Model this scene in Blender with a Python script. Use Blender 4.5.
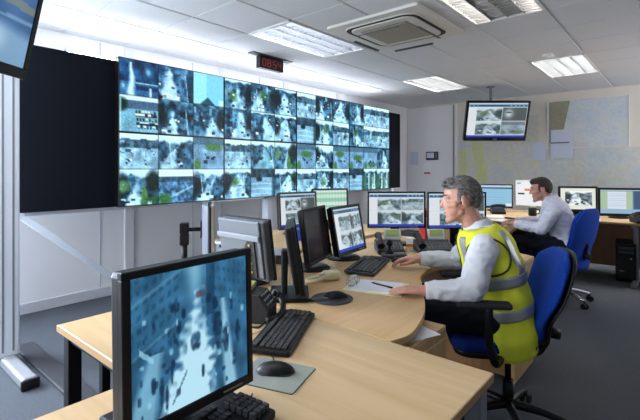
import bpy, bmesh, math, random
import numpy as np
from mathutils import Vector, Matrix, noise as mnoise

for o in list(bpy.data.objects):
    bpy.data.objects.remove(o)
scene = bpy.context.scene
COL = scene.collection
R = math.radians
PI = math.pi

# ------------------------------------------------------------------ camera
YAW = 40.468
cd = bpy.data.cameras.new('camera')
cd.lens = 24.0; cd.sensor_width = 36.0; cd.sensor_fit = 'HORIZONTAL'
cd.shift_y = -42.0 / 640.0
cd.clip_start = 0.02
cam = bpy.data.objects.new('camera', cd); COL.objects.link(cam)
cam.location = (0, 0, 1.35); cam.rotation_euler = (R(90), 0, R(YAW))
scene.camera = cam

# ------------------------------------------------------------------ world, exposure
w = bpy.data.worlds.new('world'); scene.world = w
w.use_nodes = True
w.node_tree.nodes['Background'].inputs[0].default_value = (0.62, 0.76, 1.0, 1)
w.node_tree.nodes['Background'].inputs[1].default_value = 1.0
vs = scene.view_settings
vs.view_transform = 'Standard'; vs.look = 'None'; vs.gamma = 1.0
vs.use_curve_mapping = False; vs.exposure = 0.0
RIGHT_FILL_W = 65.0      # fill light at the added, unseen window in the right wall
REAR_FILL_W = 90.0       # fill light at the added, unseen window in the rear wall
TUBE_NEAR = 35.0; TUBE_FAR = 150.0
TUBE_ON = 65.0        # emission of the fluorescent tubes that are lit
TUBE_DIM = 70.0
UPLIGHT = 40.0  # emission of the uplights added behind the video wall
LEFT_FILL_W = 340.0       # fill light at the added, unseen window in the left wall


def area_light(name, loc, rot, sx, sy, power, col):
    l = bpy.data.lights.new(name, 'AREA'); l.shape = 'RECTANGLE'
    l.size = sx; l.size_y = sy; l.energy = power; l.color = col
    o = bpy.data.objects.new(name, l); COL.objects.link(o)
    o.location = loc; o.rotation_euler = rot
    return o


# fill lights added at invented windows in the left, rear and right walls
area_light('added_fill_left', (-4.60, -0.45, 1.60), (0, R(-90), 0), 1.5, 1.6, LEFT_FILL_W, (0.74, 0.86, 1.0))
area_light('added_fill_rear', (-2.4, -2.46, 1.60), (R(90), 0, 0), 2.6, 1.5, REAR_FILL_W, (0.95, 0.97, 1.0))
area_light('added_fill_right', (2.16, 6.9, 1.60), (0, R(90), 0), 1.5, 2.2, RIGHT_FILL_W, (0.96, 0.97, 1.0))

# ------------------------------------------------------------------ colour, materials
def lin(c):
    c = np.asarray(c, dtype=float)
    return np.where(c <= 0.04045, c / 12.92, ((c + 0.055) / 1.055) ** 2.4)


def L3(rgb):
    v = lin([x / 255.0 for x in rgb]); return (float(v[0]), float(v[1]), float(v[2]), 1.0)


MATS = {}


def mat(name, rgb, rough=0.5, metal=0.0, rgb2=None, nscale=8.0, stretch=(1, 1, 1), bump=0.0, bscale=None,
        spec=0.5, emit=None, estr=0.0, coords='Object', contrast=(0.35, 0.65), detail=4.0):
    m = bpy.data.materials.new(name); m.use_nodes = True
    nt = m.node_tree; b = nt.nodes['Principled BSDF']
    b.inputs['Base Color'].default_value = L3(rgb)
    b.inputs['Roughness'].default_value = rough
    b.inputs['Metallic'].default_value = metal
    b.inputs['Specular IOR Level'].default_value = spec
    if rgb2 is not None or bump:
        tc = nt.nodes.new('ShaderNodeTexCoord'); mp = nt.nodes.new('ShaderNodeMapping')
        mp.inputs['Scale'].default_value = stretch
        nt.links.new(tc.outputs[coords], mp.inputs[0])
    if rgb2 is not None:
        n = nt.nodes.new('ShaderNodeTexNoise'); n.inputs['Scale'].default_value = nscale
        n.inputs['Detail'].default_value = detail
        r = nt.nodes.new('ShaderNodeValToRGB')
        r.color_ramp.elements[0].position = contrast[0]; r.color_ramp.elements[1].position = contrast[1]
        r.color_ramp.elements[0].color = L3(rgb); r.color_ramp.elements[1].color = L3(rgb2)
        nt.links.new(mp.outputs[0], n.inputs['Vector']); nt.links.new(n.outputs['Fac'], r.inputs[0])
        nt.links.new(r.outputs[0], b.inputs['Base Color'])
    if bump:
        n2 = nt.nodes.new('ShaderNodeTexNoise'); n2.inputs['Scale'].default_value = bscale or nscale
        n2.inputs['Detail'].default_value = 3
        bp = nt.nodes.new('ShaderNodeBump'); bp.inputs['Strength'].default_value = bump
        bp.inputs['Distance'].default_value = 0.01
        nt.links.new(mp.outputs[0], n2.inputs['Vector']); nt.links.new(n2.outputs['Fac'], bp.inputs['Height'])
        nt.links.new(bp.outputs[0], b.inputs['Normal'])
    if emit is not None:
        b.inputs['Emission Color'].default_value = L3(emit); b.inputs['Emission Strength'].default_value = estr
    MATS[name] = m
    return m


def wood_mat(name, a, b_, axis, rough=0.42):
    m = mat(name, a, rough)
    nt = m.node_tree; bs = nt.nodes['Principled BSDF']
    tc = nt.nodes.new('ShaderNodeTexCoord'); mp = nt.nodes.new('ShaderNodeMapping')
    s = [14, 14, 14]; s[axis] = 1.1
    mp.inputs['Scale'].default_value = s
    n = nt.nodes.new('ShaderNodeTexNoise'); n.inputs['Scale'].default_value = 1.6; n.inputs['Detail'].default_value = 6
    n.inputs['Distortion'].default_value = 0.6
    r = nt.nodes.new('ShaderNodeValToRGB')
    r.color_ramp.elements[0].position = 0.3; r.color_ramp.elements[1].position = 0.7
    r.color_ramp.elements[0].color = L3(a); r.color_ramp.elements[1].color = L3(b_)
    nt.links.new(tc.outputs['Object'], mp.inputs[0]); nt.links.new(mp.outputs[0], n.inputs['Vector'])
    nt.links.new(n.outputs['Fac'], r.inputs[0]); nt.links.new(r.outputs[0], bs.inputs['Base Color'])
    return m


wood_mat('beech_x', (216, 180, 130), (200, 160, 110), 0)
wood_mat('beech_y', (216, 180, 130), (200, 160, 110), 1)
wood_mat('beech_pale', (208, 179, 137), (193, 162, 118), 0)
wood_mat('beech_z', (204, 166, 116), (188, 148, 98), 2)
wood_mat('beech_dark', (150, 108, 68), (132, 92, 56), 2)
mat('edge_band', (176, 140, 98), 0.5)
mat('wall_white', (236, 236, 238), 0.75, bump=0.03, bscale=60)
mat('wall_lower', (226, 226, 230), 0.7, bump=0.03, bscale=60)
mat('wall_back', (226, 219, 208), 0.75, bump=0.03, bscale=60)
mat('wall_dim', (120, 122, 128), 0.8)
mat('post_white', (226, 232, 240), 0.35)
mat('silver_back', (98, 102, 108), 0.55)
mat('ledge', (130, 135, 142), 0.5)
mat('shell_pale', (104, 111, 124), 0.5)
mat('skirting', (196, 198, 204), 0.6)
mat('carpet', (66, 69, 75), 0.95, rgb2=(95, 99, 106), nscale=140, bump=0.5, bscale=420, spec=0.1, contrast=(0.25, 0.75), detail=8)
mat('tile', (232, 233, 236), 0.9, rgb2=(206, 208, 214), nscale=150, bump=0.25, bscale=260, spec=0.15)
mat('tbar', (214, 215, 220), 0.6)
mat('plenum', (120, 120, 124), 0.9)
mat('board_black', (22, 24, 31), 0.9, bump=0.02, bscale=90, spec=0.1)
mat('black', (17, 17, 19), 0.45, bump=0.03, bscale=300, spec=0.3)
mat('black_gloss', (14, 14, 17), 0.22)
mat('black_soft', (30, 30, 32), 0.7, bump=0.1, bscale=300)
mat('black_matte', (24, 24, 25), 0.85, spec=0.2)
mat('dark_grey', (58, 60, 64), 0.5)
mat('key_dark', (38, 38, 41), 0.5)
mat('key_legend', (46, 47, 52), 0.5)
mat('mid_grey', (128, 130, 134), 0.5)
mat('silver', (176, 180, 188), 0.38, metal=0.35, bump=0.02, bscale=100)
mat('silver_plastic', (188, 192, 198), 0.45)
mat('alu', (205, 212, 222), 0.33, metal=0.6)
mat('leg_grey', (150, 152, 156), 0.4, metal=0.4)
mat('chrome', (220, 222, 226), 0.15, metal=1.0)
mat('louvre', (150, 151, 154), 0.35, metal=0.7)
mat('reflector', (225, 226, 228), 0.35, metal=0.5)
mat('tube_on', (255, 255, 255), 0.4, emit=(235, 243, 255), estr=TUBE_ON)
mat('tube_dim', (255, 255, 255), 0.4, emit=(255, 246, 230), estr=TUBE_DIM)
mat('tube_off', (235, 232, 222), 0.4)
mat('tube_near', (255, 255, 255), 0.4, emit=(255, 246, 230), estr=TUBE_NEAR)
mat('tube_far', (255, 255, 255), 0.4, emit=(250, 248, 240), estr=TUBE_FAR)
mat('uplight_on', (255, 255, 255), 0.4, emit=(240, 246, 255), estr=UPLIGHT)
mat('white_plastic', (232, 232, 230), 0.45)
mat('off_white', (214, 210, 202), 0.5)
mat('cream', (226, 218, 182), 0.45)
mat('grille', (150, 142, 128), 0.6)
mat('slot_dark', (36, 34, 33), 0.7)
mat('blue_fabric', (22, 72, 178), 0.85, rgb2=(16, 58, 152), nscale=160, bump=0.25, bscale=500, spec=0.2)
mat('blue_seat', (24, 44, 120), 0.9, bump=0.25, bscale=500, spec=0.2)
mat('skin', (212, 158, 136), 0.5, rgb2=(196, 140, 120), nscale=18, bump=0.05, bscale=120)
mat('hair_grey', (128, 122, 118), 0.7, rgb2=(70, 65, 62), nscale=90, stretch=(0.5, 1, 1), bump=0.7, bscale=160)
mat('hair_brown', (66, 48, 38), 0.65, rgb2=(44, 31, 25), nscale=90, bump=0.7, bscale=160)
mat('shirt', (222, 223, 228), 0.75, bump=0.12, bscale=26, spec=0.2)
mat('shirt_lilac', (228, 227, 240), 0.75, bump=0.12, bscale=26, spec=0.2)
mat('vest', (240, 241, 74), 0.7, rgb2=(232, 235, 58), nscale=12, bump=0.12, bscale=20, spec=0.2)
mat('reflective', (176, 178, 176), 0.35, metal=0.3, bump=0.1, bscale=200)
mat('vest_piping', (44, 46, 40), 0.8)
mat('trousers', (26, 28, 38), 0.85, bump=0.15, bscale=25, spec=0.2)
mat('tie', (34, 38, 52), 0.6)
mat('eye_white', (200, 190, 182), 0.4)
mat('eye_dark', (50, 40, 34), 0.2)
mat('lip', (190, 118, 106), 0.5)
mat('paper', (240, 241, 244), 0.7)
mat('paper_blue', (205, 214, 232), 0.7)
mat('paper_grey', (208, 208, 208), 0.7)
mat('red', (196, 44, 40), 0.5)
mat('red_print', (206, 62, 70), 0.6)
mat('orange', (224, 140, 50), 0.5)
mat('lcd_green', (150, 168, 96), 0.3)
mat('lcd_dark', (112, 124, 84), 0.3)
mat('screen_off', (46, 38, 38), 0.18)
mat('connector', (176, 142, 62), 0.4, metal=0.4)
mat('note_green', (172, 176, 104), 0.7)
mat('pad_grey', (150, 156, 142), 0.6, rgb2=(126, 130, 134), nscale=3)
mat('mat_dark', (64, 66, 74), 0.75)
mat('led_red', (150, 24, 34), 0.4, emit=(190, 40, 56), estr=0.16)
mat('trunk_cover', (44, 44, 50), 0.6, bump=0.2, bscale=60)
mat('blue_plain', (40, 60, 170), 0.4)
mat('glass_sky', (200, 220, 245), 0.2)


def mapmat(name, a, b_, c, scale, seed):
    """paper map: pale ground with coloured land-use patches and thin road lines"""
    m = bpy.data.materials.new(name); m.use_nodes = True
    nt = m.node_tree; bs = nt.nodes['Principled BSDF']; bs.inputs['Roughness'].default_value = 0.6
    tc = nt.nodes.new('ShaderNodeTexCoord'); mp = nt.nodes.new('ShaderNodeMapping')
    mp.inputs['Location'].default_value = (seed, seed * 0.7, 0)
    nt.links.new(tc.outputs['Object'], mp.inputs[0])
    n = nt.nodes.new('ShaderNodeTexNoise'); n.inputs['Scale'].default_value = scale; n.inputs['Detail'].default_value = 9
    n.inputs['Roughness'].default_value = 0.72
    r = nt.nodes.new('ShaderNodeValToRGB')
    e = r.color_ramp.elements
    e[0].position = 0.36; e[0].color = L3(a); e[1].position = 0.66; e[1].color = L3(c)
    x = e.new(0.5); x.color = L3(b_)
    n2 = nt.nodes.new('ShaderNodeTexNoise'); n2.inputs['Scale'].default_value = scale * 9; n2.inputs['Detail'].default_value = 6
    n2.inputs['Roughness'].default_value = 0.8
    r2 = nt.nodes.new('ShaderNodeValToRGB'); r2.color_ramp.elements[0].position = 0.42; r2.color_ramp.elements[1].position = 0.6
    r2.color_ramp.elements[0].color = (0.55, 0.57, 0.6, 1); r2.color_ramp.elements[1].color = (1, 1, 1, 1)
    mx = nt.nodes.new('ShaderNodeMixRGB'); mx.blend_type = 'MULTIPLY'; mx.inputs[0].default_value = 0.28
    nt.links.new(mp.outputs[0], n.inputs['Vector']); nt.links.new(mp.outputs[0], n2.inputs['Vector'])
    nt.links.new(n.outputs['Fac'], r.inputs[0]); nt.links.new(n2.outputs['Fac'], r2.inputs[0])
    nt.links.new(r.outputs[0], mx.inputs[1]); nt.links.new(r2.outputs[0], mx.inputs[2])
    nt.links.new(mx.outputs[0], bs.inputs['Base Color'])
    MATS[name] = m
    return m


mapmat('map_a', (206, 212, 220), (220, 218, 212), (222, 224, 190), 2.2, 3.0)
mapmat('map_b', (196, 210, 224), (216, 222, 228), (218, 222, 208), 2.6, 11.0)
mapmat('map_c', (200, 210, 216), (212, 216, 212), (220, 212, 192), 2.0, 23.0)
mapmat('map_d', (222, 226, 140), (214, 218, 160), (216, 216, 186), 3.0, 31.0)
mapmat('map_shaded', (170, 164, 140), (160, 156, 136), (150, 150, 130), 3.0, 41.0)  # darker map tone for the painted shadow patch

# screen material: picture stored on the mesh as a colour attribute (the display gives off light)
def screen_mat(name, strength):
    m = bpy.data.materials.new(name); m.use_nodes = True
    nt = m.node_tree; b = nt.nodes['Principled BSDF']
    b.inputs['Base Color'].default_value = (0.01, 0.01, 0.012, 1); b.inputs['Roughness'].default_value = 0.35
    b.inputs['Specular IOR Level'].default_value = 0.25
    a = nt.nodes.new('ShaderNodeVertexColor'); a.layer_name = 'picture'
    nt.links.new(a.outputs['Color'], b.inputs['Emission Color'])
    b.inputs['Emission Strength'].default_value = strength
    MATS[name] = m


screen_mat('screen_wall', 1.0)
screen_mat('screen_desk', 0.92)

# ------------------------------------------------------------------ mesh helpers
def mesh_from(name, verts, faces, smooth=False):
    me = bpy.data.meshes.new(name); me.from_pydata([tuple(v) for v in verts], [], faces); me.update()
    if smooth:
        me.polygons.foreach_set('use_smooth', [True] * len(me.polygons))
    return me


def link(name, me, m=None, parent=None, loc=(0, 0, 0), rot=(0, 0, 0)):
    o = bpy.data.objects.new(name, me); COL.objects.link(o)
    if m is not None and me is not None and not me.materials:
        me.materials.append(MATS[m] if isinstance(m, str) else m)
    o.location = loc; o.rotation_euler = rot
    if parent is not None:
        o.parent = parent
    return o


def tag(o, label=None, cat=None, group=None, kind=None):
    if label: o['label'] = label
    if cat: o['category'] = cat
    if group: o['group'] = group
    if kind: o['kind'] = kind
    return o


def thing(name, label, cat, loc=(0, 0, 0), rz=0.0, group=None):
    o = bpy.data.objects.new(name, None); COL.objects.link(o)
    o.empty_display_size = 0.1
    o.location = loc; o.rotation_euler = (0, 0, rz)
    return tag(o, label, cat, group)


def copy_tree(o, parent=None):
    c = o.copy(); COL.objects.link(c); c.parent = parent
    for ch in o.children:
        copy_tree(ch, c)
    return c


class B:
    """collects shapes of ONE part, then builds one mesh object"""
    def __init__(self):
        self.bm = bmesh.new()

    def _xf(self, vs_, mtx):
        if mtx is not None:
            bmesh.ops.transform(self.bm, matrix=mtx, verts=vs_)

    def box(self, c, s, bev=0.0, seg=2, mtx=None):
        r = bmesh.ops.create_cube(self.bm, size=1.0)
        vv = r['verts']
        for v in vv:
            v.co = Vector((v.co.x * s[0] + c[0], v.co.y * s[1] + c[1], v.co.z * s[2] + c[2]))
        if bev > 0:
            ed = list({e for v in vv for e in v.link_edges})
            n0 = set(self.bm.verts)
            rb = bmesh.ops.bevel(self.bm, geom=ed, offset=min(bev, min(s) * 0.49), segments=seg, affect='EDGES', profile=0.5)
            vv = list({v for f in rb['faces'] for v in f.verts} | {v for v in vv if v.is_valid})
        self._xf(vv, mtx)
        return self

    def prism(self, poly, z0, z1, bev=0.0, mtx=None, seg=2):
        bm = self.bm
        lo = [bm.verts.new((p[0], p[1], z0)) for p in poly]
        hi = [bm.verts.new((p[0], p[1], z1)) for p in poly]
        n = len(poly)
        fs = [bm.faces.new(hi), bm.faces.new(lo[::-1])]
        for i in range(n):
            fs.append(bm.faces.new((lo[i], lo[(i + 1) % n], hi[(i + 1) % n], hi[i])))
        bmesh.ops.recalc_face_normals(bm, faces=fs)
        vv = lo + hi
        if bev > 0:
            ed = [e for f in fs[:2] for e in f.edges]
            rb = bmesh.ops.bevel(bm, geom=ed, offset=bev, segments=seg, affect='EDGES', profile=0.5)
            vv = list({v for f in rb['faces'] for v in f.verts} | {v for v in vv if v.is_valid})
        self._xf(vv, mtx)
        return self

    def cyl(self, p0, p1, r0, r1=None, n=16, caps=True):
        r1 = r0 if r1 is None else r1
        p0, p1 = Vector(p0), Vector(p1)
        d = (p1 - p0); z = d.normalized()
        x = z.orthogonal().normalized(); y = z.cross(x)
        bm = self.bm
        a = [bm.verts.new(p0 + (x * math.cos(2 * PI * i / n) + y * math.sin(2 * PI * i / n)) * r0) for i in range(n)]
        b = [bm.verts.new(p1 + (x * math.cos(2 * PI * i / n) + y * math.sin(2 * PI * i / n)) * r1) for i in range(n)]
        for i in range(n):
            f = bm.faces.new((a[i], a[(i + 1) % n], b[(i + 1) % n], b[i])); f.smooth = True
        if caps:
            bm.faces.new(a[::-1]); bm.faces.new(b)
        return self

    def tube(self, pts, r, n=8, sub=6):
        """smooth tube through points (Catmull-Rom)"""
        P = [Vector(p) for p in pts]
        if len(P) > 2 and sub > 1:
            Q = []
            for i in range(len(P) - 1):
                a = P[max(i - 1, 0)]; b = P[i]; c = P[i + 1]; d = P[min(i + 2, len(P) - 1)]
                for k in range(sub):
                    t = k / sub
                    Q.append(0.5 * ((2 * b) + (c - a) * t + (2 * a - 5 * b + 4 * c - d) * t * t + (3 * b - a - 3 * c + d) * t ** 3))
            Q.append(P[-1]); P = Q
        bm = self.bm; rings = []
        prev = None
        for i, p in enumerate(P):
            t = (P[min(i + 1, len(P) - 1)] - P[max(i - 1, 0)]).normalized()
            x = t.orthogonal().normalized() if prev is None else (prev - t * prev.dot(t)).normalized()
            prev = x; y = t.cross(x)
            rr = r(i / (len(P) - 1)) if callable(r) else r
            rings.append([bm.verts.new(p + (x * math.cos(2 * PI * k / n) + y * math.sin(2 * PI * k / n)) * rr) for k in range(n)])
        for a, b in zip(rings[:-1], rings[1:]):
            for k in range(n):
                f = bm.faces.new((a[k], a[(k + 1) % n], b[(k + 1) % n], b[k])); f.smooth = True
        bm.faces.new(rings[0][::-1]); bm.faces.new(rings[-1])
        return self

    def lathe(self, prof, c=(0, 0, 0), n=24):
        bm = self.bm; rings = []
        for r, z in prof:
            rings.append([bm.verts.new((c[0] + r * math.cos(2 * PI * k / n), c[1] + r * math.sin(2 * PI * k / n), c[2] + z)) for k in range(n)])
        for a, b in zip(rings[:-1], rings[1:]):
            for k in range(n):
                f = bm.faces.new((a[k], a[(k + 1) % n], b[(k + 1) % n], b[k])); f.smooth = True
        bm.faces.new(rings[0][::-1]); bm.faces.new(rings[-1])
        return self

    def ball(self, c, rad, mtx=None, u=16, v=10):
        r = bmesh.ops.create_uvsphere(self.bm, u_segments=u, v_segments=v, radius=1.0)
        rad = (rad,) * 3 if not hasattr(rad, '__len__') else rad
        for q in r['verts']:
            q.co = Vector((q.co.x * rad[0] + c[0], q.co.y * rad[1] + c[1], q.co.z * rad[2] + c[2]))
            for f in q.link_faces: f.smooth = True
        self._xf(r['verts'], mtx)
        return self

    def build(self, name, m, parent=None, loc=(0, 0, 0), rot=(0, 0, 0)):
        bmesh.ops.recalc_face_normals(self.bm, faces=self.bm.faces)
        me = bpy.data.meshes.new(name); self.bm.to_mesh(me); self.bm.free()
        return link(name, me, m, parent, loc, rot)


def box(name, c, s, m, parent=None, bev=0.0, **k):
    return B().box(c, s, bev).build(name, m, parent, **k)


def rrect(w_, h_, r, n=5):
    pts = []
    for cx, cy, a0 in ((w_ / 2 - r, h_ / 2 - r, 0), (-w_ / 2 + r, h_ / 2 - r, 90), (-w_ / 2 + r, -h_ / 2 + r, 180), (w_ / 2 - r, -h_ / 2 + r, 270)):
        for k in range(n + 1):
            a = R(a0 + 90 * k / n); pts.append((cx + r * math.cos(a), cy + r * math.sin(a)))
    return pts


def frame_bm(w_, h_, t, depth, y0=0.0):
    """rectangular ring in the local XZ plane, front at y0, going back +y"""
    b = B()
    b.box((0, y0 + depth / 2, h_ / 2 - t[0] / 2), (w_, depth, t[0]), 0.002, 1)
    b.box((0, y0 + depth / 2, -h_ / 2 + t[1] / 2), (w_, depth, t[1]), 0.002, 1)
    hh = h_ - t[0] - t[1]; zc = (t[1] - t[0]) / 2
    b.box((-w_ / 2 + t[2] / 2, y0 + depth / 2, zc), (t[2], depth, hh + 0.002), 0.002, 1)
    b.box((w_ / 2 - t[3] / 2, y0 + depth / 2, zc), (t[3], depth, hh + 0.002), 0.002, 1)
    return b


def screen_mesh(img, w_, h_):
    """flat display surface in the local XZ plane facing -Y that carries a picture as colour attribute"""
    H_, W_ = img.shape[:2]
    xs = np.linspace(-w_ / 2, w_ / 2, W_); zs = np.linspace(h_ / 2, -h_ / 2, H_)
    X, Z = np.meshgrid(xs, zs)
    co = np.zeros((H_ * W_, 3)); co[:, 0] = X.ravel(); co[:, 2] = Z.ravel()
    i = np.arange(H_ * W_).reshape(H_, W_)
    q = np.stack([i[:-1, :-1].ravel(), i[1:, :-1].ravel(), i[1:, 1:].ravel(), i[:-1, 1:].ravel()], 1)
    me = bpy.data.meshes.new('screen')
    me.from_pydata(co.tolist(), [], q.tolist())
    a = me.color_attributes.new('picture', 'FLOAT_COLOR', 'POINT')
    c = np.ones((H_ * W_, 4), dtype=np.float32); c[:, :3] = lin(np.clip(img, 0, 1)).reshape(-1, 3)
    a.data.foreach_set('color', c.ravel())
    me.update()
    return me


# ------------------------------------------------------------------ pictures shown on the displays
rng = np.random.default_rng(7)


def snoise(h, w_, cy, cx, r=None):
    g = (r or rng).random((cy + 1, cx + 1))
    ys = np.linspace(0, cy, h); xs = np.linspace(0, cx, w_)
    y0 = np.minimum(ys.astype(int), cy - 1); x0 = np.minimum(xs.astype(int), cx - 1)
    fy = (ys - y0)[:, None]; fx = (xs - x0)[None, :]
    a = g[y0][:, x0]; b = g[y0][:, x0 + 1]; c = g[y0 + 1][:, x0]; d = g[y0 + 1][:, x0 + 1]
    return (a * (1 - fx) + b * fx) * (1 - fy) + (c * (1 - fx) + d * fx) * fy


def c3(*v):
    return np.array(v, dtype=float) / 255.0


def blend(im, m, col):
    im[:] = im * (1 - m[..., None]) + col * m[..., None]


def grid(h, w_):
    return np.meshgrid((np.arange(w_) + 0.5) / w_, (np.arange(h) + 0.5) / h)


def seg(x, a, b):
    return np.clip((x - a) / (b - a + 1e-9), 0, 1)


def cars(im, n, x0, x1, y0, y1, s=0.05, cols=None):
    h, w_ = im.shape[:2]; X, Y = grid(h, w_)
    for _ in range(n):
        cx = rng.uniform(x0, x1); cy = rng.uniform(y0, y1); ss = s * (0.5 + 0.9 * (cy - y0) / (y1 - y0 + 1e-6))
        m = ((np.abs(X - cx) < ss) & (np.abs(Y - cy) < ss * 0.75)).astype(float)
        cols_ = cols or [c3(26, 40, 56), c3(232, 240, 246), c3(40, 54, 70), c3(120, 140, 160)]
        blend(im, m * 0.9, cols_[rng.integers(len(cols_))])


def blocks(im, n, y1, bright=(160, 200, 220), dark=(18, 36, 48), amt=0.7):
    """house fronts and roofs as small rectangles of varied tone"""
    h, w_ = im.shape[:2]; X, Y = grid(h, w_)
    for _ in range(n):
        x0, y0 = rng.uniform(-0.05, 0.95), rng.uniform(0, y1); ww, hh = rng.uniform(0.03, 0.2), rng.uniform(0.04, 0.25)
        sk = rng.uniform(-0.4, 0.4)
        m = (X > x0) & (X < x0 + ww) & (Y - sk * (X - x0) > y0) & (Y - sk * (X - x0) < y0 + hh)
        blend(im, m * rng.uniform(0.25, amt), c3(*bright) * rng.uniform(0.6, 1.1) if rng.random() < 0.45 else c3(*dark) * rng.uniform(0.7, 2.0))


def street(h, w_, cx=0.5, hz=0.25, lean=0.0, sky=True, green=0.3, wide=0.55, road=(170, 210, 234)):
    X, Y = grid(h, w_)
    n = snoise(h, w_, 8, 9); n2 = snoise(h, w_, 4, 5)
    im = c3(58, 96, 118)[None, None] * (0.35 + 1.2 * n[..., None]) + c3(40, 60, 70) * (n2[..., None] - 0.3)
    blocks(im, 26, 0.7)
    if sky:
        blend(im, np.clip(1 - np.abs(Y / (hz * (0.5 + 0.9 * snoise(h, w_, 1, 7)))) ** 6, 0, 1) * 0.95, c3(206, 232, 246))
    t = np.clip((Y - hz) / (1 - hz), 0, 1)
    lean = lean + rng.uniform(-0.3, 0.3); bow = rng.uniform(-0.35, 0.35)
    c = cx + lean * t + bow * t * (1 - t); half = 0.04 + wide * (t ** rng.uniform(0.6, 1.3)) * rng.uniform(0.6, 1.15)
    m = np.clip((half - np.abs(X - c) + 0.10 * (n - 0.5)) * 11, 0, 1) * (Y > hz)
    rd = c3(*road)[None, None] * (0.72 + 0.5 * snoise(h, w_, 6, 6)[..., None])
    im[:] = im * (1 - m[..., None]) + rd * m[..., None]
    if rng.random() < green:
        gx, gy = rng.uniform(0.05, 0.95), rng.uniform(0.3, 0.8)
        g = np.clip((1.2 - ((X - gx) / 0.2) ** 2 - ((Y - gy) / 0.2) ** 2) * (0.4 + 1.1 * n), 0, 1)
        blend(im, g * 0.85, c3(78, 124, 62))
    if rng.random() < 0.7:
        gx = rng.choice([0.08, 0.9]); g = np.clip((1.2 - ((X - gx) / 0.18) ** 2 - ((Y - 0.45) / 0.4) ** 2) * (0.3 + 1.3 * n), 0, 1)
        blend(im, g * 0.85, c3(24, 44, 42))
    cars(im, rng.integers(9, 16), max(0, c.min() - 0.3), min(1, c.max() + 0.3), hz + 0.1, 0.95, 0.042)
    if rng.random() < 0.5:
        x = rng.uniform(0.1, 0.9); blend(im, np.clip(1 - np.abs(X - x - 0.1 * (Y - 0.5)) / 0.022, 0, 1) * (Y > 0.2) * 0.8, c3(214, 236, 246))
    return im


def square(h, w_, base=(150, 186, 206), sky=True):
    X, Y = grid(h, w_)
    im = c3(*base)[None, None] * (0.72 + 0.5 * snoise(h, w_, 7, 8)[..., None])
    blend(im, (Y < 0.42) * (0.35 + 0.6 * snoise(h, w_, 6, 10)), c3(40, 68, 84)); blocks(im, 14, 0.55)
    if sky:
        blend(im, (Y < 0.13 + 0.08 * snoise(h, w_, 1, 5)).astype(float), c3(206, 228, 240))
    cars(im, 16, 0, 1, 0.4, 0.95, 0.028)
    return im


def night(h, w_):
    X, Y = grid(h, w_)
    im = c3(44, 82, 118)[None, None] * (0.6 + 0.8 * snoise(h, w_, 6, 7)[..., None])
    blend(im, (Y > 0.62) * 0.6, c3(70, 120, 164))
    for bx, by, s in ((0.3, 0.5, 0.05), (0.1, 0.75, 0.06), (0.72, 0.3, 0.08)):
        blend(im, np.exp(-((X - bx) / s) ** 2 - ((Y - by) / (s * 1.4)) ** 2) * 0.8, c3(140, 206, 240))
    blend(im, np.clip(1.2 - np.abs(X - 0.3 + 0.02 * np.sin(Y * 9)) / (0.02 + 0.1 * Y), 0, 1) * (Y > 0.1), c3(206, 238, 250))
    blend(im, ((np.abs(Y - 0.64) < 0.02) & (X > 0.4)).astype(float) * 0.8, c3(170, 214, 230))
    blend(im, ((np.abs(Y - 0.76) < 0.06) & (X > 0.42) & (X < 0.97)).astype(float) * 0.75, c3(24, 50, 92))
    blend(im, np.clip(1 - np.abs(X - 0.78) / 0.05, 0, 1) * (Y > 0.74), c3(214, 240, 250))
    return im


def bright_road(h, w_):
    im = street(h, w_, 0.3, 0.05, 0.05, False, 0, 0.28, (214, 236, 248))
    X, Y = grid(h, w_)
    blend(im, (Y < 0.8) * 0.25, c3(90, 140, 200))
    return im


def corner(h, w_):
    X, Y = grid(h, w_)
    im = np.ones((h, w_, 3)) * c3(126, 196, 216)
    blend(im, np.clip((0.43 - X) * 30, 0, 1) * 0.55, c3(168, 222, 238))
    blend(im, np.clip((Y - (0.72 + np.abs(X - 0.45) * 0.95)) * 22, 0, 1), c3(52, 96, 104))
    blend(im, ((X > 0.82) & (Y > 0.8)).astype(float) * 0.8, c3(200, 234, 244))
    return im


def carpark(h, w_):
    X, Y = grid(h, w_)
    im = c3(122, 172, 190)[None, None] * (0.85 + 0.25 * snoise(h, w_, 4, 5)[..., None])
    blend(im, (Y < 0.36) * 0.8, c3(74, 92, 116)); blend(im, (Y < 0.12).astype(float), c3(206, 228, 238))
    blend(im, np.clip(1.3 - ((X - 0.08) / 0.14) ** 2 - ((Y - 0.25) / 0.2) ** 2, 0, 1), c3(40, 66, 52))
    for j in range(5):
        for i in range(7):
            x = 0.42 + i * 0.08 + j * 0.012; y = 0.42 + j * 0.105
            m = ((np.abs(X - x) < 0.032) & (np.abs(Y - y) < 0.042)).astype(float)
            blend(im, m, [c3(34, 50, 70), c3(226, 238, 242), c3(176, 160, 140), c3(70, 86, 108), c3(236, 244, 248)][rng.integers(5)])
            blend(im, ((np.abs(X - x) < 0.03) & (np.abs(Y - y - 0.03) < 0.015)).astype(float), c3(30, 46, 60))
    blend(im, ((X < 0.05) & (Y > 0.1)).astype(float) * 0.7, c3(180, 214, 220))
    return im


def green_view(h, w_, gx=0.6, gy=0.3):
    X, Y = grid(h, w_)
    im = c3(128, 166, 196)[None, None] * (0.75 + 0.4 * snoise(h, w_, 5, 6)[..., None])
    blend(im, (Y < 0.25) * 0.7, c3(74, 100, 110))
    blend(im, np.clip(1.4 - ((X - gx) / 0.3) ** 2 - ((Y - gy) / 0.14) ** 2, 0, 1), c3(86, 128, 74))
    blend(im, np.clip(1.3 - ((X - 0.12) / 0.12) ** 2 - ((Y - 0.85) / 0.2) ** 2, 0, 1), c3(90, 132, 76))
    cars(im, 5, 0.3, 0.8, 0.45, 0.8, 0.05, [c3(40, 52, 76), c3(56, 66, 92)])
    return im


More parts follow.
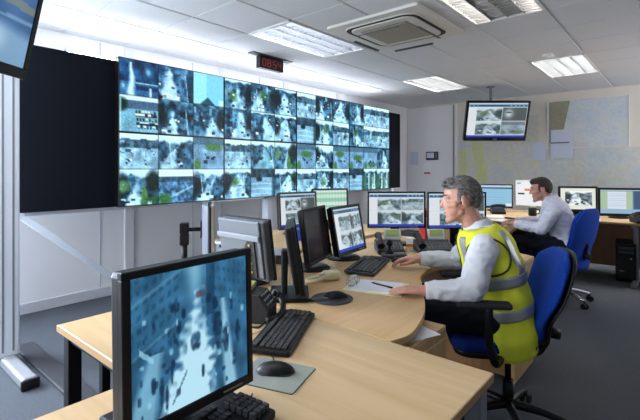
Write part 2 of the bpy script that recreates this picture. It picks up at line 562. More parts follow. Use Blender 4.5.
def lawn_strips(h, w_):
    X, Y = grid(h, w_)
    im = street(h, w_, 0.5, 0.2, 0, True, 0, 0.4)
    blend(im, np.clip(np.sin(X * 15) * 2, 0, 1) * (Y > 0.25) * 0.85, c3(86, 122, 72))
    blend(im, np.clip(np.sin(X * 15 + 2.2) * 3 - 2, 0, 1) * (Y > 0.2), c3(190, 214, 226))
    return im


def bend(h, w_):
    X, Y = grid(h, w_)
    im = c3(140, 180, 204)[None, None] * (0.8 + 0.3 * snoise(h, w_, 4, 4)[..., None])
    blend(im, (Y < 0.3) * (0.5 + 0.5 * snoise(h, w_, 4, 9)), c3(36, 56, 62))
    for k in range(3):
        blend(im, np.exp(-((Y - (0.5 + 0.18 * k + 0.15 * (X - 0.4) ** 2)) / 0.02) ** 2) * 0.5, c3(220, 236, 244))
    blend(im, np.clip(1.2 - ((X - 0.32) / 0.14) ** 2 - ((Y - 0.35) / 0.1) ** 2, 0, 1), c3(24, 40, 54))
    blend(im, np.clip((X - 0.82) * 12, 0, 1) * 0.7, c3(40, 66, 66))
    return im


def hillside(h, w_):
    X, Y = grid(h, w_)
    im = c3(84, 124, 156)[None, None] * (0.5 + 0.9 * snoise(h, w_, 12, 16)[..., None])
    blend(im, (Y < 0.2).astype(float), c3(214, 230, 240)); blend(im, ((Y > 0.2) & (Y < 0.36)) * 0.6, c3(46, 76, 84))
    blend(im, np.exp(-((Y - (0.95 - 0.45 * X)) / 0.03) ** 2) * 0.8, c3(170, 200, 220))
    blend(im, np.clip(1.2 - ((X - 0.15) / 0.25) ** 2 - ((Y - 0.85) / 0.18) ** 2, 0, 1) * 0.9, c3(70, 126, 60))
    return im


def green_road(h, w_):
    X, Y = grid(h, w_)
    im = street(h, w_, 0.5, 0.2, -0.25, True, 0, 0.25)
    blend(im, np.clip(1.3 - ((X - 0.62) / 0.1) ** 2 - ((Y - 0.75) / 0.35) ** 2, 0, 1), c3(98, 138, 78))
    blend(im, np.clip(1.4 - ((X - 0.85) / 0.2) ** 2 - ((Y - 0.35) / 0.35) ** 2, 0, 1), c3(40, 60, 52))
    blend(im, np.clip(1.2 - ((X - 0.1) / 0.2) ** 2 - ((Y - 0.45) / 0.2) ** 2, 0, 1) * 0.8, c3(120, 160, 100))
    blend(im, np.clip(1.2 - ((X - 0.95) / 0.4) ** 2 - ((Y - 0.85) / 0.12) ** 2, 0, 1) * 0.8, c3(66, 112, 60))
    return im


FEEDS = {
    (0, 0): [night, bright_road, corner, carpark, lambda h, w_: street(h, w_, 0.4, 0.3, 0.1, False, 0, 0.3), lambda h, w_: street(h, w_, 0.6, 0.35, -0.1, False, 0.2, 0.5)],
    (0, 1): [lambda h, w_: street(h, w_, 0.45, 0.12, 0.1, True, 1, 0.4), lambda h, w_: street(h, w_, 0.4, 0.3, 0, False, 1, 0.3), lambda h, w_: street(h, w_, 0.4, 0.1, 0.1, True, 0, 0.4),
             lambda h, w_: street(h, w_, 0.55, 0.1, -0.1, False, 0.2, 0.5), lambda h, w_: street(h, w_, 0.5, 0.05, 0, True, 0, 0.35), lambda h, w_: street(h, w_, 0.5, 0.1, 0, True, 0.3, 0.4)],
    (0, 2): [square, lambda h, w_: street(h, w_, 0.4, 0.1, 0, False, 0, 0.5), lambda h, w_: street(h, w_, 0.5, 0.05, 0.1, False, 0, 0.5), bend, lambda h, w_: street(h, w_, 0.5, 0.2, 0.1, True, 0.6, 0.4), square],
    (0, 3): [lambda h, w_: street(h, w_, 0.5, 0.1, 0, False, 0, 0.5), square, square, lambda h, w_: street(h, w_, 0.5, 0.1, 0, False, 0.2, 0.5), lambda h, w_: square(h, w_, (126, 170, 190)), square],
    (1, 0): [square, lambda h, w_: street(h, w_, 0.6, 0.25, -0.1, True, 0, 0.4, (168, 200, 226)), lambda h, w_: green_view(h, w_, 0.65, 0.3), green_road, hillside, lambda h, w_: street(h, w_, 0.7, 0.22, -0.35, True, 0, 0.4)],
    (1, 1): [square, lambda h, w_: street(h, w_, 0.5, 0.2, 0, True, 0, 0.5, (120, 168, 180)), lambda h, w_: green_road(h, w_), lambda h, w_: street(h, w_, 0.5, 0.15, -0.05, True, 0.6, 0.5), bend, lambda h, w_: street(h, w_, 0.6, 0.2, -0.1, True, 1, 0.6)],
    (1, 2): [lambda h, w_: green_view(h, w_, 0.5, 0.4), lambda h, w_: street(h, w_, 0.3, 0.3, 0, True, 0, 0.5), lambda h, w_: green_view(h, w_, 0.4, 0.35), square, lambda h, w_: street(h, w_, 0.5, 0.1, 0, True, 1, 0.4), square],
    (1, 3): [lambda h, w_: green_view(h, w_, 0.6, 0.5), lambda h, w_: green_view(h, w_, 0.6, 0.8), lambda h, w_: street(h, w_, 0.5, 0.1, 0, False, 0, 0.3), lambda h, w_: bend(h, w_), lawn_strips, lawn_strips],
}


def wall_picture(r, c):
    hh, ww = 34, 38
    rows = []
    for j in range(2):
        row = []
        for i in range(3):
            im = np.clip(FEEDS[(r, c)][j * 3 + i](hh, ww), 0, 1)
            im = np.clip(im + (rng.random((hh, ww, 1)) - 0.5) * (0.04 if FEEDS[(r, c)][j * 3 + i] is corner else 0.12), 0, 1)
            g = im.mean(axis=2, keepdims=True)
            im = np.clip(((im * 0.74 + g * 0.26) - 0.45) * 1.5 + 0.42, 0, 1) * np.array([0.88, 0.96, 1.0]) + np.array([0.02, 0.05, 0.07]); im = np.clip(im, 0, 1)
            im[:, -1] *= 0.45; im[-1, :] *= 0.6
            row.append(im)
        rows.append(np.concatenate(row, 1))
    return np.concatenate(rows, 0)


def ui_picture(h=56, w_=76, feeds=None, side=0.17):
    im = np.ones((h, w_, 3)) * c3(226, 232, 238)
    X, Y = grid(h, w_)
    blend(im, (Y < 0.045).astype(float), c3(190, 214, 226)); blend(im, ((Y > 0.045) & (Y < 0.12)).astype(float), c3(44, 84, 128))
    blend(im, ((Y > 0.06) & (Y < 0.1) & (np.sin(X * 90) > 0.3) & ((X < 0.2) | (X > 0.7))).astype(float), c3(120, 170, 200))
    y0, y1 = int(h * 0.14), int(h * 0.93); x0 = int(w_ * side)
    ym = (y0 + y1) // 2; xm = (x0 + w_) // 2
    fs = feeds or [street, square, street, street]
    for k, (a, b_, c, d) in enumerate(((y0, ym, x0, xm), (y0, ym, xm, w_ - 1), (ym + 1, y1, x0, xm), (ym + 1, y1, xm, w_ - 1))):
        f = np.clip(fs[k](b_ - a, d - c), 0, 1)
        g = f.mean(axis=2, keepdims=True)
        im[a:b_, c:d] = (f * 0.5 + g * 0.5) * 0.85 + np.array([0.10, 0.12, 0.12])
    im[ym] = c3(220, 226, 230); im[y0:y1, xm] = c3(190, 200, 206)
    blend(im, (Y > 0.93).astype(float), c3(34, 66, 190))
    return im


def lampshot(h, w_):
    X, Y = grid(h, w_)
    im = np.ones((h, w_, 3)) * c3(54, 70, 76)
    blend(im, np.exp(-((X - 0.28) / 0.16) ** 2 - ((Y - 0.45) / 0.3) ** 2), c3(222, 236, 240))
    blend(im, np.clip(1.3 - ((X - 0.28) / 0.13) ** 2 - ((Y - 0.38) / 0.07) ** 2, 0, 1), c3(40, 56, 62))
    return im


def sheet_picture(h=60, w_=60):
    im = np.ones((h, w_, 3)) * c3(222, 238, 232); X, Y = grid(h, w_)
    for y in (0.12, 0.3, 0.36, 0.55):
        blend(im, (np.abs(Y - y) < 0.035).astype(float), c3(150, 214, 176))
    blend(im, (np.sin(X * 70) > 0.85) * 0.25, c3(110, 160, 150)); blend(im, (np.sin(Y * 120) > 0.8) * 0.2, c3(90, 150, 160))
    return im


def app_picture(h=40, w_=52):
    im = np.ones((h, w_, 3)) * c3(150, 200, 228); X, Y = grid(h, w_)
    blend(im, (Y < 0.1).astype(float), c3(206, 220, 232)); blend(im, ((Y > 0.1) & (Y < 0.18)).astype(float), c3(46, 92, 140))
    blend(im, ((np.sin(Y * 60) > 0.6) & (X < 0.8)) * 0.3, c3(116, 170, 206)); blend(im, ((X > 0.82) & (Y > 0.82)).astype(float), c3(232, 240, 244))
    blend(im, (Y > 0.95).astype(float), c3(36, 72, 140))
    return im


def chart_picture(h=48, w_=48):
    im = np.ones((h, w_, 3)) * c3(246, 247, 250); X, Y = grid(h, w_)
    blend(im, ((X > 0.06) & (X < 0.24) & (np.abs(Y - 0.53) < 0.035)).astype(float), c3(38, 44, 52))
    blend(im, ((X > 0.26) & (X < 0.42) & (np.abs(Y - 0.38) < 0.04)).astype(float), c3(240, 120, 84))
    blend(im, ((X > 0.04) & (X < 0.14) & (np.abs(Y - 0.15 - X * -0.4) < 0.02)).astype(float), c3(80, 120, 100))
    return im


def photo_picture(h=48, w_=66):
    im = np.ones((h, w_, 3)) * c3(236, 240, 226); X, Y = grid(h, w_)
    a, b_, c, d = int(h * .14), int(h * .82), int(w_ * .14), int(w_ * .9)
    f = np.clip(street(b_ - a, d - c, 0.4, 0.2, 0.3, True, 0.5, 0.5), 0, 1); g = f.mean(axis=2, keepdims=True)
    im[a:b_, c:d] = (f * 0.3 + g * 0.7) * 1.15
    return im


def doc_picture(h=48, w_=66):
    im = np.ones((h, w_, 3)) * c3(96, 130, 170); X, Y = grid(h, w_)
    blend(im, ((X > 0.02) & (X < 0.78) & (Y > 0.06) & (Y < 0.82)).astype(float), c3(176, 200, 168))
    blend(im, ((X > 0.18) & (X < 0.62) & (Y > 0.08) & (Y < 0.8)).astype(float), c3(222, 234, 246))
    blend(im, ((X > 0.2) & (X < 0.6) & (np.sin(Y * 90) > 0.4) & (Y > 0.1) & (Y < 0.75)) * 0.25, c3(120, 140, 170))
    blend(im, (Y > 0.82).astype(float), c3(150, 184, 214)); blend(im, ((X > 0.8) & (Y < 0.8)).astype(float), c3(70, 92, 126))
    blend(im, (Y < 0.05).astype(float), c3(200, 214, 230))
    return im


def town_picture(h=120, w_=130):
    """street seen from above, blue cast, as shown on the foreground monitor"""
    X, Y = grid(h, w_)
    im = c3(60, 108, 142)[None, None] * (0.62 + 0.5 * snoise(h, w_, 14, 16)[..., None])
    blend(im, np.clip(1.25 - Y * 1.1, 0, 1) * 0.35, c3(92, 150, 186))
    # facades left and right: rows of windows
    sl = Y + 0.5 * (X - 0.4); tn0 = snoise(h, w_, 20, 20)
    blend(im, ((X < 0.40 - 0.2 * Y) & (np.sin(sl * 75) > 0.1) & (np.sin(X * 110 + 3 * tn0) > -0.2) & (Y < 0.6)) * 0.32, c3(30, 58, 78))
    blend(im, ((X < 0.42 - 0.2 * Y) & (np.abs(np.sin(sl * 9)) < 0.12) & (Y < 0.65)) * 0.4, c3(116, 164, 190))
    sr = Y - 0.35 * (X - 0.6)
    blend(im, ((X > 0.64) & (np.sin(sr * 80) > 0.2) & (np.sin(X * 130 + 3 * tn0) > 0.0) & (Y < 0.42)) * 0.3, c3(34, 66, 92))
    blend(im, ((X > 0.60) & (X < 0.68) & (Y < 0.4)) * 0.5, c3(30, 58, 82))
    blend(im, np.exp(-((X - 0.5) / 0.07) ** 2 - ((Y - 0.02) / 0.22) ** 2) * 0.75, c3(150, 200, 224))
    # pale carriageway, widening towards the viewer
    t = np.clip((Y - 0.16) / 0.84, 0, 1)
    cen = 0.52 - 0.06 * t + 0.02 * np.sin(Y * 12); half = 0.025 + 0.24 * t
    m = np.clip((half - np.abs(X - cen)) * 14 + 1.6 * (snoise(h, w_, 26, 24) - 0.5), 0, 1) * (Y > 0.16)
    blend(im, m, c3(182, 220, 236))
    m2 = np.clip((0.03 + 0.05 * t - np.abs(X - (0.74 + 0.08 * t))) * 25, 0, 1) * (Y > 0.3)
    blend(im, m2 * 0.8, c3(166, 210, 230))
    blend(im, np.clip((0.03 + 0.10 * t - np.abs(X - (0.27 - 0.2 * t))) * 18, 0, 1) * (Y > 0.55) * 0.7, c3(150, 200, 224))

    tn = snoise(h, w_, 40, 44)

    def blob(x, y, sx, sy, col, k=0.9):
        blend(im, np.clip((1.25 - (np.abs((X - x) / sx)) ** 3 - (np.abs((Y - y) / sy)) ** 3) * (0.35 + 1.3 * tn), 0, 1) * k, col)
    dk = c3(34, 62, 88)
    for x, y, sx, sy in ((0.5, 0.56, 0.045, 0.07), (0.68, 0.32, 0.03, 0.05), (0.69, 0.44, 0.05, 0.05), (0.70, 0.52, 0.05, 0.06), (0.62, 0.27, 0.03, 0.04),
                         (0.33, 0.27, 0.04, 0.04), (0.36, 0.42, 0.02, 0.05), (0.4, 0.33, 0.02, 0.04), (0.84, 0.36, 0.015, 0.06), (0.78, 0.62, 0.03, 0.12), (0.56, 0.8, 0.015, 0.05),
                         (0.3, 0.72, 0.012, 0.08), (0.22, 0.82, 0.018, 0.1), (0.26, 0.88, 0.014, 0.09), (0.16, 0.76, 0.02, 0.06), (0.9, 0.6, 0.02, 0.1)):
        blob(x, y, sx, sy, dk)
    for _ in range(46):
        x = rng.choice([rng.uniform(0.05, 0.36), rng.uniform(0.66, 0.97)]); y = rng.uniform(0.3, 0.98)
        blob(x, y, rng.uniform(0.008, 0.02), rng.uniform(0.015, 0.035), dk if rng.random() < 0.65 else c3(150, 200, 224), 0.75)
    blob(0.5, 0.53, 0.035, 0.03, c3(70, 110, 140)); blob(0.55, 0.22, 0.05, 0.03, c3(86, 66, 84), 0.7)
    blend(im, (np.abs(Y - (0.98 - (X - 0.28) * 1.6)) < 0.012) * (X > 0.3) * (X < 0.42) * 0.8, c3(60, 90, 110))
    blend(im, (np.abs(Y - (0.52 + (X - 0.08) * 0.9)) < 0.02) * (X > 0.06) * (X < 0.16) * 0.7, c3(160, 206, 226))
    return np.clip((im - 0.5) * 1.2 + 0.49, 0, 1)


def tv_picture(h=60, w_=100):
    X, Y = grid(h, w_)
    im = c3(74, 116, 168)[None, None] * (0.75 + 0.35 * snoise(h, w_, 5, 8)[..., None])
    band = np.abs(Y - (0.42 + 0.06 * X)) < 0.035
    blend(im, band * 0.6, c3(150, 150, 120)); blend(im, (np.abs(Y - 0.62 + 0.02 * X) < 0.012) * 0.6, c3(150, 186, 220))
    blend(im, np.clip((Y - (0.55 + 0.38 * (1 - X) * 0 + 0.25 * (X - 0.5))) * 10, 0, 1) * 0.75, c3(150, 190, 222))
    blend(im, np.clip((0.2 - Y) * 5, 0, 1) * (X < 0.8) * 0.5, c3(120, 130, 170))
    for k in range(7):
        blend(im, ((np.abs(X - 0.62) < 0.015) & (np.abs(Y - 0.66 - k * 0.045) < 0.012)).astype(float) * 0.7, c3(60, 90, 130))
    blend(im, np.exp(-((X - 0.8) / 0.05) ** 2 - ((Y - 0.8) / 0.1) ** 2) * 0.6, c3(200, 224, 242))
    return np.clip(im, 0, 1)
#--END1

# ================================================================== THE ROOM
XL, XR, YN, YB, ZC = -4.64, 2.2, -2.5, 8.4, 2.67


def struct(o):
    return tag(o, kind='structure')


struct(B().box(((XL + XR) / 2, (YN + YB) / 2, -0.05), (XR - XL + 0.4, YB - YN + 0.4, 0.1)).build('floor', 'carpet'))
b = B()
wy0, wy1, wz0, wz1 = -1.25, 0.35, 0.85, 2.35          # opening for the added left window
b.box((XL - 0.1, (YN + wy0) / 2 - 0.1, 1.4), (0.2, wy0 - YN + 0.2, 2.8))
b.box((XL - 0.1, (wy1 + YB) / 2 + 0.1, 1.4), (0.2, YB - wy1 + 0.2, 2.8))
b.box((XL - 0.1, (wy0 + wy1) / 2, wz0 / 2), (0.2, wy1 - wy0, wz0))
b.box((XL - 0.1, (wy0 + wy1) / 2, (wz1 + 2.8) / 2), (0.2, wy1 - wy0, 2.8 - wz1))
wl = struct(b.build('wall_left', 'wall_white'))
for y, wd in ((2.20, 0.10), (3.42, 0.06), (4.62, 0.10), (5.9, 0.06)):
    box('wall_batten', (XL + 0.012, y, 1.38), (0.024, wd, 2.55), 'wall_lower', wl, 0.004)
for y in (1.9, 3.0, 4.1):
    box('panel_joint', (XL + 0.003, y, 1.38), (0.006, 0.012, 2.55), 'skirting', wl)
win = thing('added_window_1', None, None); struct(win)  # invented window out of view, added to brighten the left side
fr = B()
for y in (wy0 + 0.025, (wy0 + wy1) / 2, wy1 - 0.025):
    fr.box((XL - 0.05, y, (wz0 + wz1) / 2), (0.06, 0.05, wz1 - wz0))
for z in (wz0 + 0.025, wz1 - 0.025):
    fr.box((XL - 0.05, (wy0 + wy1) / 2, z), (0.06, wy1 - wy0, 0.05))
fr.build('added_window_frame', 'white_plastic', win)
box('added_window_sill', (XL + 0.05, (wy0 + wy1) / 2, wz0 - 0.015), (0.16, wy1 - wy0 + 0.1, 0.03), 'white_plastic', win, 0.005)
struct(B().box(((XL + XR) / 2, YB + 0.1, 1.4), (XR - XL, 0.2, 2.8)).build('wall_back', 'wall_back'))
b = B()
ry0, ry1 = 5.75, 8.05
b.box((XR + 0.1, (YN + ry0) / 2 - 0.1, 1.4), (0.2, ry0 - YN + 0.2, 2.8))
b.box((XR + 0.1, (ry1 + YB) / 2 + 0.1, 1.4), (0.2, YB - ry1 + 0.2, 2.8))
b.box((XR + 0.1, (ry0 + ry1) / 2, wz0 / 2), (0.2, ry1 - ry0, wz0))
b.box((XR + 0.1, (ry0 + ry1) / 2, (wz1 + 2.8) / 2), (0.2, ry1 - ry0, 2.8 - wz1))
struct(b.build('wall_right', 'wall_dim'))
win3 = thing('added_window_3', None, None); struct(win3)  # invented window out of view, added to brighten the back wall
fr = B()
for y in (ry0 + 0.025, (ry0 + ry1) / 2, ry1 - 0.025):
    fr.box((XR + 0.05, y, (wz0 + wz1) / 2), (0.06, 0.05, wz1 - wz0))
for z in (wz0 + 0.025, wz1 - 0.025):
    fr.box((XR + 0.05, (ry0 + ry1) / 2, z), (0.06, ry1 - ry0, 0.05))
fr.build('added_window_frame', 'white_plastic', win3)
box('added_window_sill', (XR - 0.05, (ry0 + ry1) / 2, wz0 - 0.015), (0.16, ry1 - ry0 + 0.1, 0.03), 'white_plastic', win3, 0.005)
b = B()
rx0, rx1 = -3.7, -1.1
b.box(((XL + rx0) / 2, YN - 0.1, 1.4), (rx0 - XL, 0.2, 2.8))
b.box(((rx1 + XR) / 2, YN - 0.1, 1.4), (XR - rx1, 0.2, 2.8))
b.box(((rx0 + rx1) / 2, YN - 0.1, wz0 / 2), (rx1 - rx0, 0.2, wz0))
b.box(((rx0 + rx1) / 2, YN - 0.1, (wz1 + 2.8) / 2), (rx1 - rx0, 0.2, 2.8 - wz1))
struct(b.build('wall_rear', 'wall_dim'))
win2 = thing('added_window_2', None, None); struct(win2)  # invented window behind the camera, added for soft fill
fr = B()
for x in (rx0 + 0.025, (rx0 + rx1) / 2, rx1 - 0.025):
    fr.box((x, YN - 0.05, (wz0 + wz1) / 2), (0.05, 0.06, wz1 - wz0))
for z in (wz0 + 0.025, wz1 - 0.025):
    fr.box(((rx0 + rx1) / 2, YN - 0.05, z), (rx1 - rx0, 0.06, 0.05))
fr.build('added_window_frame', 'white_plastic', win2)
box('added_window_sill', ((rx0 + rx1) / 2, YN + 0.05, wz0 - 0.015), (rx1 - rx0 + 0.1, 0.16, 0.03), 'white_plastic', win2, 0.005)
struct(B().box((XL + 0.009, (wy1 + YB) / 2 - 1.2, 0.05), (0.018, YB - YN - 0.1, 0.10), 0.004).build('baseboard_left', 'skirting'))
struct(B().box(((XL + XR) / 2, YB - 0.009, 0.05), (XR - XL - 0.04, 0.018, 0.10), 0.004).build('baseboard_back', 'skirting'))
# door-width white panel and its dark joint on the back wall, beside the video wall
struct(B().box((-4.10, YB - 0.012, 1.32), (1.04, 0.024, 2.64), 0.003).build('trim_3', 'wall_white'))
struct(B().box((-3.572, YB - 0.014, 1.32), (0.022, 0.028, 2.64)).build('trim_1', 'mid_grey'))
struct(B().box((-3.53, YB - 0.012, 1.32), (0.05, 0.024, 2.64), 0.003).build('trim_2', 'wall_white'))

ceil = struct(B().box(((XL + XR) / 2, (YN + YB) / 2, 2.87), (XR - XL, YB - YN, 0.04)).build('ceiling', 'plenum'))
GX0, GY0 = -0.87, 2.72
xs = sorted([GX0 + 0.6 * k for k in range(-6, 6)] + [XL, XR]); ys = sorted([GY0 + 0.6 * k for k in range(-8, 10)] + [YN, YB])
xs = [x for x in xs if XL <= x <= XR]; ys = [y for y in ys if YN <= y <= YB]
LIGHTS = [(-2.97, 3.32, 'on', 'recessed louvre ceiling light, between the red digital clock and the air-conditioning cassette'),
          (-2.97, 6.32, 'far', 'recessed louvre ceiling light glowing white beyond the air-conditioning cassette, towards the room corner'),
          (-1.17, 3.32, 'dim', 'recessed louvre ceiling light beside the air-conditioning cassette, on the side away from the clock'),
          (-1.17, 6.32, 'far', 'recessed louvre ceiling light next to the small white ceiling sensor'),
          (-2.97, 0.32, 'on', 'unseen louvre ceiling light added above the pole-hung screen beside the aluminium post'),  # out of view, added to light the near left side
          (-1.17, 0.32, 'near', 'unseen louvre ceiling light added above the foreground desk with the street-scene monitor'),  # out of view, added to light the near desk
          (-3.57, 2.12, 'none', ''), ]
LIGHTS = [l for l in LIGHTS if l[2] != 'none']


def in_light(cx, cy):
    return any(abs(cx - l[0]) < 0.31 and abs(cy - l[1]) < 0.61 for l in LIGHTS)


AC = (-2.07, 3.54)
tile_me = {}
for i in range(len(xs) - 1):
    for j in range(len(ys) - 1):
        cx, cy = (xs[i] + xs[i + 1]) / 2, (ys[j] + ys[j + 1]) / 2
        sx, sy = xs[i + 1] - xs[i], ys[j + 1] - ys[j]
        if sx < 0.03 or sy < 0.03 or in_light(cx, cy):
            continue
        k = (round(sx, 3), round(sy, 3))
        if k not in tile_me:
            o = B().box((0, 0, 0.01), (sx - 0.026, sy - 0.007, 0.02), 0.004, 1).build('ceiling_tile', 'tile', ceil, loc=(cx, cy, ZC))
            tile_me[k] = o.data
        else:
            link('ceiling_tile', tile_me[k], None, ceil, loc=(cx, cy, ZC))
bar = {}
for x in xs[1:-1]:
    box('grid_bar', (x, (YN + YB) / 2, ZC + 0.016), (0.03, YB - YN, 0.012), 'tbar', ceil)
for y in ys[1:-1]:
    box('grid_bar', ((XL + XR) / 2, y, ZC + 0.0145), (XR - XL, 0.012, 0.008), 'tbar', ceil)


def ceiling_light(x, y, state, label):
    t = thing('ceiling_light', label, 'ceiling light', (x, y, ZC), 0, 'recessed louvre lights in the ceiling')
    b = B()
    for s in (-1, 1):
        b.box((s * 0.285, 0, 0.0), (0.022, 1.19, 0.018), 0.002, 1)
        b.box((0, s * 0.586, 0.0), (0.592, 0.018, 0.018), 0.002, 1)
    b.build('frame', 'white_plastic', t)
    b = B()
    for s in (-1, 1):
        b.box((s * 0.277, 0, 0.05), (0.004, 1.165, 0.09))
        b.box((0, s * 0.579, 0.05), (0.556, 0.004, 0.09))
    b.box((0, 0, 0.095), (0.558, 1.165, 0.006))
    b.build('housing', 'reflector', t)
    cell = 0.55 / 4
    for k in range(3):
        box('louvre_divider', (-0.275 + cell * (k + 1), 0, 0.02), (0.006, 1.15, 0.052), 'louvre', t)
    me = None
    for k in range(20):
        yy = -0.575 + 1.15 * (k + 0.5) / 20
        if me is None:
            o = B().prism([(-0.275, -0.0045), (0.275, -0.0045), (0.275, 0.0045), (-0.275, 0.0045)], -0.022, 0.036).build('louvre_blade', 'louvre', t, loc=(0, yy, 0.022))
            me = o.data
        else:
            link('louvre_blade', me, None, t, loc=(0, yy, 0.022))
    for k in range(4):
        m = {'on': 'tube_on', 'near': 'tube_near', 'far': 'tube_far'}.get(state) or ('tube_dim' if k in (0, 3) else 'tube_off')
        xx = -0.275 + cell * (k + 0.5)
        B().cyl((xx, -0.56, 0.076), (xx, 0.56, 0.076), 0.013, n=10).build('tube', m, t)
    return t


for l in LIGHTS:
    ceiling_light(*l)

# --- air-conditioning cassette
ac = thing('air_conditioner', 'square ceiling cassette air conditioner with rounded dark air slot and grey-brown grille', 'air conditioner', (AC[0], AC[1], ZC))
B().prism(rrect(0.95, 0.95, 0.03), -0.03, -0.002, 0.006).build('panel', 'off_white', ac)


def ring_prism(wo, ro, wi, ri, z0, z1):
    o_, i_ = rrect(wo, wo, ro), rrect(wi, wi, ri); n = len(o_)
    vv = [(p[0], p[1], z) for z in (z0, z1) for p in o_] + [(p[0], p[1], z) for z in (z0, z1) for p in i_]
    ff = []
    for k in range(n):
        k2 = (k + 1) % n
        ff += [(k, k2, n + k2, n + k), (2 * n + k2, 2 * n + k, 3 * n + k, 3 * n + k2), (k2, k, 2 * n + k, 2 * n + k2), (n + k, n + k2, 3 * n + k2, 3 * n + k)]
    return mesh_from('ring', vv, ff)


link('air_slot', ring_prism(0.74, 0.12, 0.655, 0.09, -0.034, -0.028), 'slot_dark', ac)
link('slot_rim', ring_prism(0.765, 0.13, 0.74, 0.12, -0.037, -0.028), 'off_white', ac)
B().prism(rrect(0.655, 0.655, 0.09), -0.044, -0.028, 0.004).build('inner_panel', 'off_white', ac)
g = B()
for k in range(23):
    g.box((0, -0.231 + k * 0.021, -0.049), (0.48, 0.012, 0.008))
g.build('grille', 'grille', ac)
box('grille_back', (0, 0, -0.0455), (0.48, 0.48, 0.003), 'slot_dark', ac)
for sx in (-1, 1):
    box('louvre_vane', (sx * 0.349, 0, -0.036), (0.03, 0.42, 0.006), 'dark_grey', ac, rot=(0, R(12 * sx), 0))
    box('louvre_vane', (0, sx * 0.349, -0.036), (0.42, 0.03, 0.006), 'dark_grey', ac, rot=(R(-12 * sx), 0, 0))

# --- smoke / motion sensor
sn = thing('ceiling_sensor', 'small white sensor on the ceiling tile beside a louvre light', 'sensor', (-1.2, 5.50, ZC))
B().prism(rrect(0.11, 0.15, 0.03), -0.03, 0.0, 0.008).build('housing', 'white_plastic', sn)
B().ball((0, 0, -0.03), (0.03, 0.03, 0.018)).build('lens', 'paper', sn)

# --- red digital clock hanging from a dark plate
ck = thing('digital_clock', 'red digital clock in a black case under a dark ceiling plate', 'clock', (-3.76, 3.49, ZC))
box('ceiling_plate', (0.02, 0, -0.006), (0.10, 0.64, 0.012), 'dark_grey', ck, 0.003)
box('case', (0, 0, -0.085), (0.07, 0.38, 0.14), 'black', ck, 0.006)
for dy in (-0.12, 0.12):
    box('hanger', (0, dy, -0.014), (0.03, 0.04, 0.012), 'dark_grey', ck)
SEG = {'a': (0, 1, 1), 'b': (1, .5, 0), 'c': (1, -.5, 0), 'd': (0, -1, 1), 'e': (-1, -.5, 0), 'f': (-1, .5, 0), 'g': (0, 0, 1)}
DIG = {'0': 'abcdef', '8': 'abcdefg', '5': 'acdfg', '4': 'bcfg'}
for k, dch in enumerate('0854'):
    b = B(); yc = -0.125 + k * 0.075 + (0.02 if k > 1 else 0)
    for s in DIG[dch]:
        a, c, hz = SEG[s]
        b.box((0.0365, yc + a * 0.022, -0.085 + c * 0.04), (0.003, 0.04 if hz else 0.008, 0.008 if hz else 0.036))
    b.build('digit', 'led_red', ck)
b = B()
for dz in (-0.02, 0.02):
    b.box((0.0365, -0.004, -0.085 + dz), (0.003, 0.01, 0.01))
b.build('colon', 'led_red', ck)

# ================================================================== VIDEO WALL
FX, BX = -3.87, -3.97
vf = thing('video_wall_frame', 'black backing board on aluminium posts with diagonal brace, carrying the video wall', 'stand', (BX, 3.95, 0))
Y0 = -3.95
box('backboard', (0, (0.80 + 6.90) / 2 + Y0, 1.665), (0.03, 6.90 - 0.80, 1.34), 'board_black', vf, 0.004)
for k, (px_, y, wd, h_) in enumerate(((0.41, 0.834, 0.138, 2.36), (-0.02, 3.66, 0.10, 0.93), (-0.02, 6.62, 0.10, 0.93))):
    p = B().box((px_, y + Y0, 0.06 + h_ / 2), (0.10, wd, h_), 0.012).build('post', 'post_white', vf)
    if k == 0:
        for s_ in (-1, 1):
            box('post_groove', (px_ + 0.0505, y + Y0 + s_ * 0.03, 1.245), (0.004, 0.012, 2.3), 'mid_grey', p)
    fx0, fx1 = (-0.1, 0.93) if k == 0 else (-0.2, 0.42)
    B().box(((fx0 + fx1) / 2, y + Y0, 0.035), (fx1 - fx0, 0.09, 0.07), 0.02, 3).build('foot', 'leg_grey', vf)
    B().box((fx1 + 0.005, y + Y0, 0.032), (0.03, 0.10, 0.064), 0.01).build('foot_cap', 'black', vf)
# diagonal brace from the first post down towards the floor
p0, p1 = Vector((-0.03, 1.02 + Y0, 0.985)), Vector((-0.03, 2.10 + Y0, 0.03))
d = (p1 - p0).normalized(); q = Matrix.Translation((p0 + p1) / 2) @ d.to_track_quat('Y', 'Z').to_matrix().to_4x4()
B().box((0, 0, 0), (0.03, (p1 - p0).length, 0.055), 0.006, mtx=q).build('brace', 'post_white', vf)
box('rail', (-0.03, 3.9 + Y0, 0.985), (0.04, 5.7, 0.04), 'alu', vf, 0.004)

ROWN = ('upper', 'lower')
ENDN = ('at the aluminium-post end', 'second from the aluminium-post end', 'second from the room-corner end', 'at the room-corner end')
VY0, VY1, VZ0, VZ1 = 1.745, 6.385, 0.995, 2.358
pw, ph = (VY1 - VY0) / 4, (VZ1 - VZ0) / 2
hb = None
for r in range(2):
    for c in range(4):
        cy = VY0 + pw * (c + 0.5); cz = VZ1 - ph * (r + 0.5)
        t = thing('video_wall_display', f'video wall display with six street camera feeds, {ROWN[r]} row, {ENDN[c]}', 'display', (FX, cy, cz), R(90), 'displays of the video wall')
        if hb is None:
            hb = B().box((0, 0.042, 0), (pw - 0.001, 0.075, ph - 0.001), 0.004, 1).build('housing', 'black', t).data
            fm = frame_bm(pw - 0.001, ph - 0.001, (0.008, 0.008, 0.008, 0.008), 0.006, -0.001).build('bezel', 'black_gloss', t).data
        else:
            link('housing', hb, None, t); link('bezel', fm, None, t)
        link('screen', screen_mesh(wall_picture(r, c), pw - 0.014, ph - 0.014), 'screen_wall', t, loc=(0, 0.002, 0))

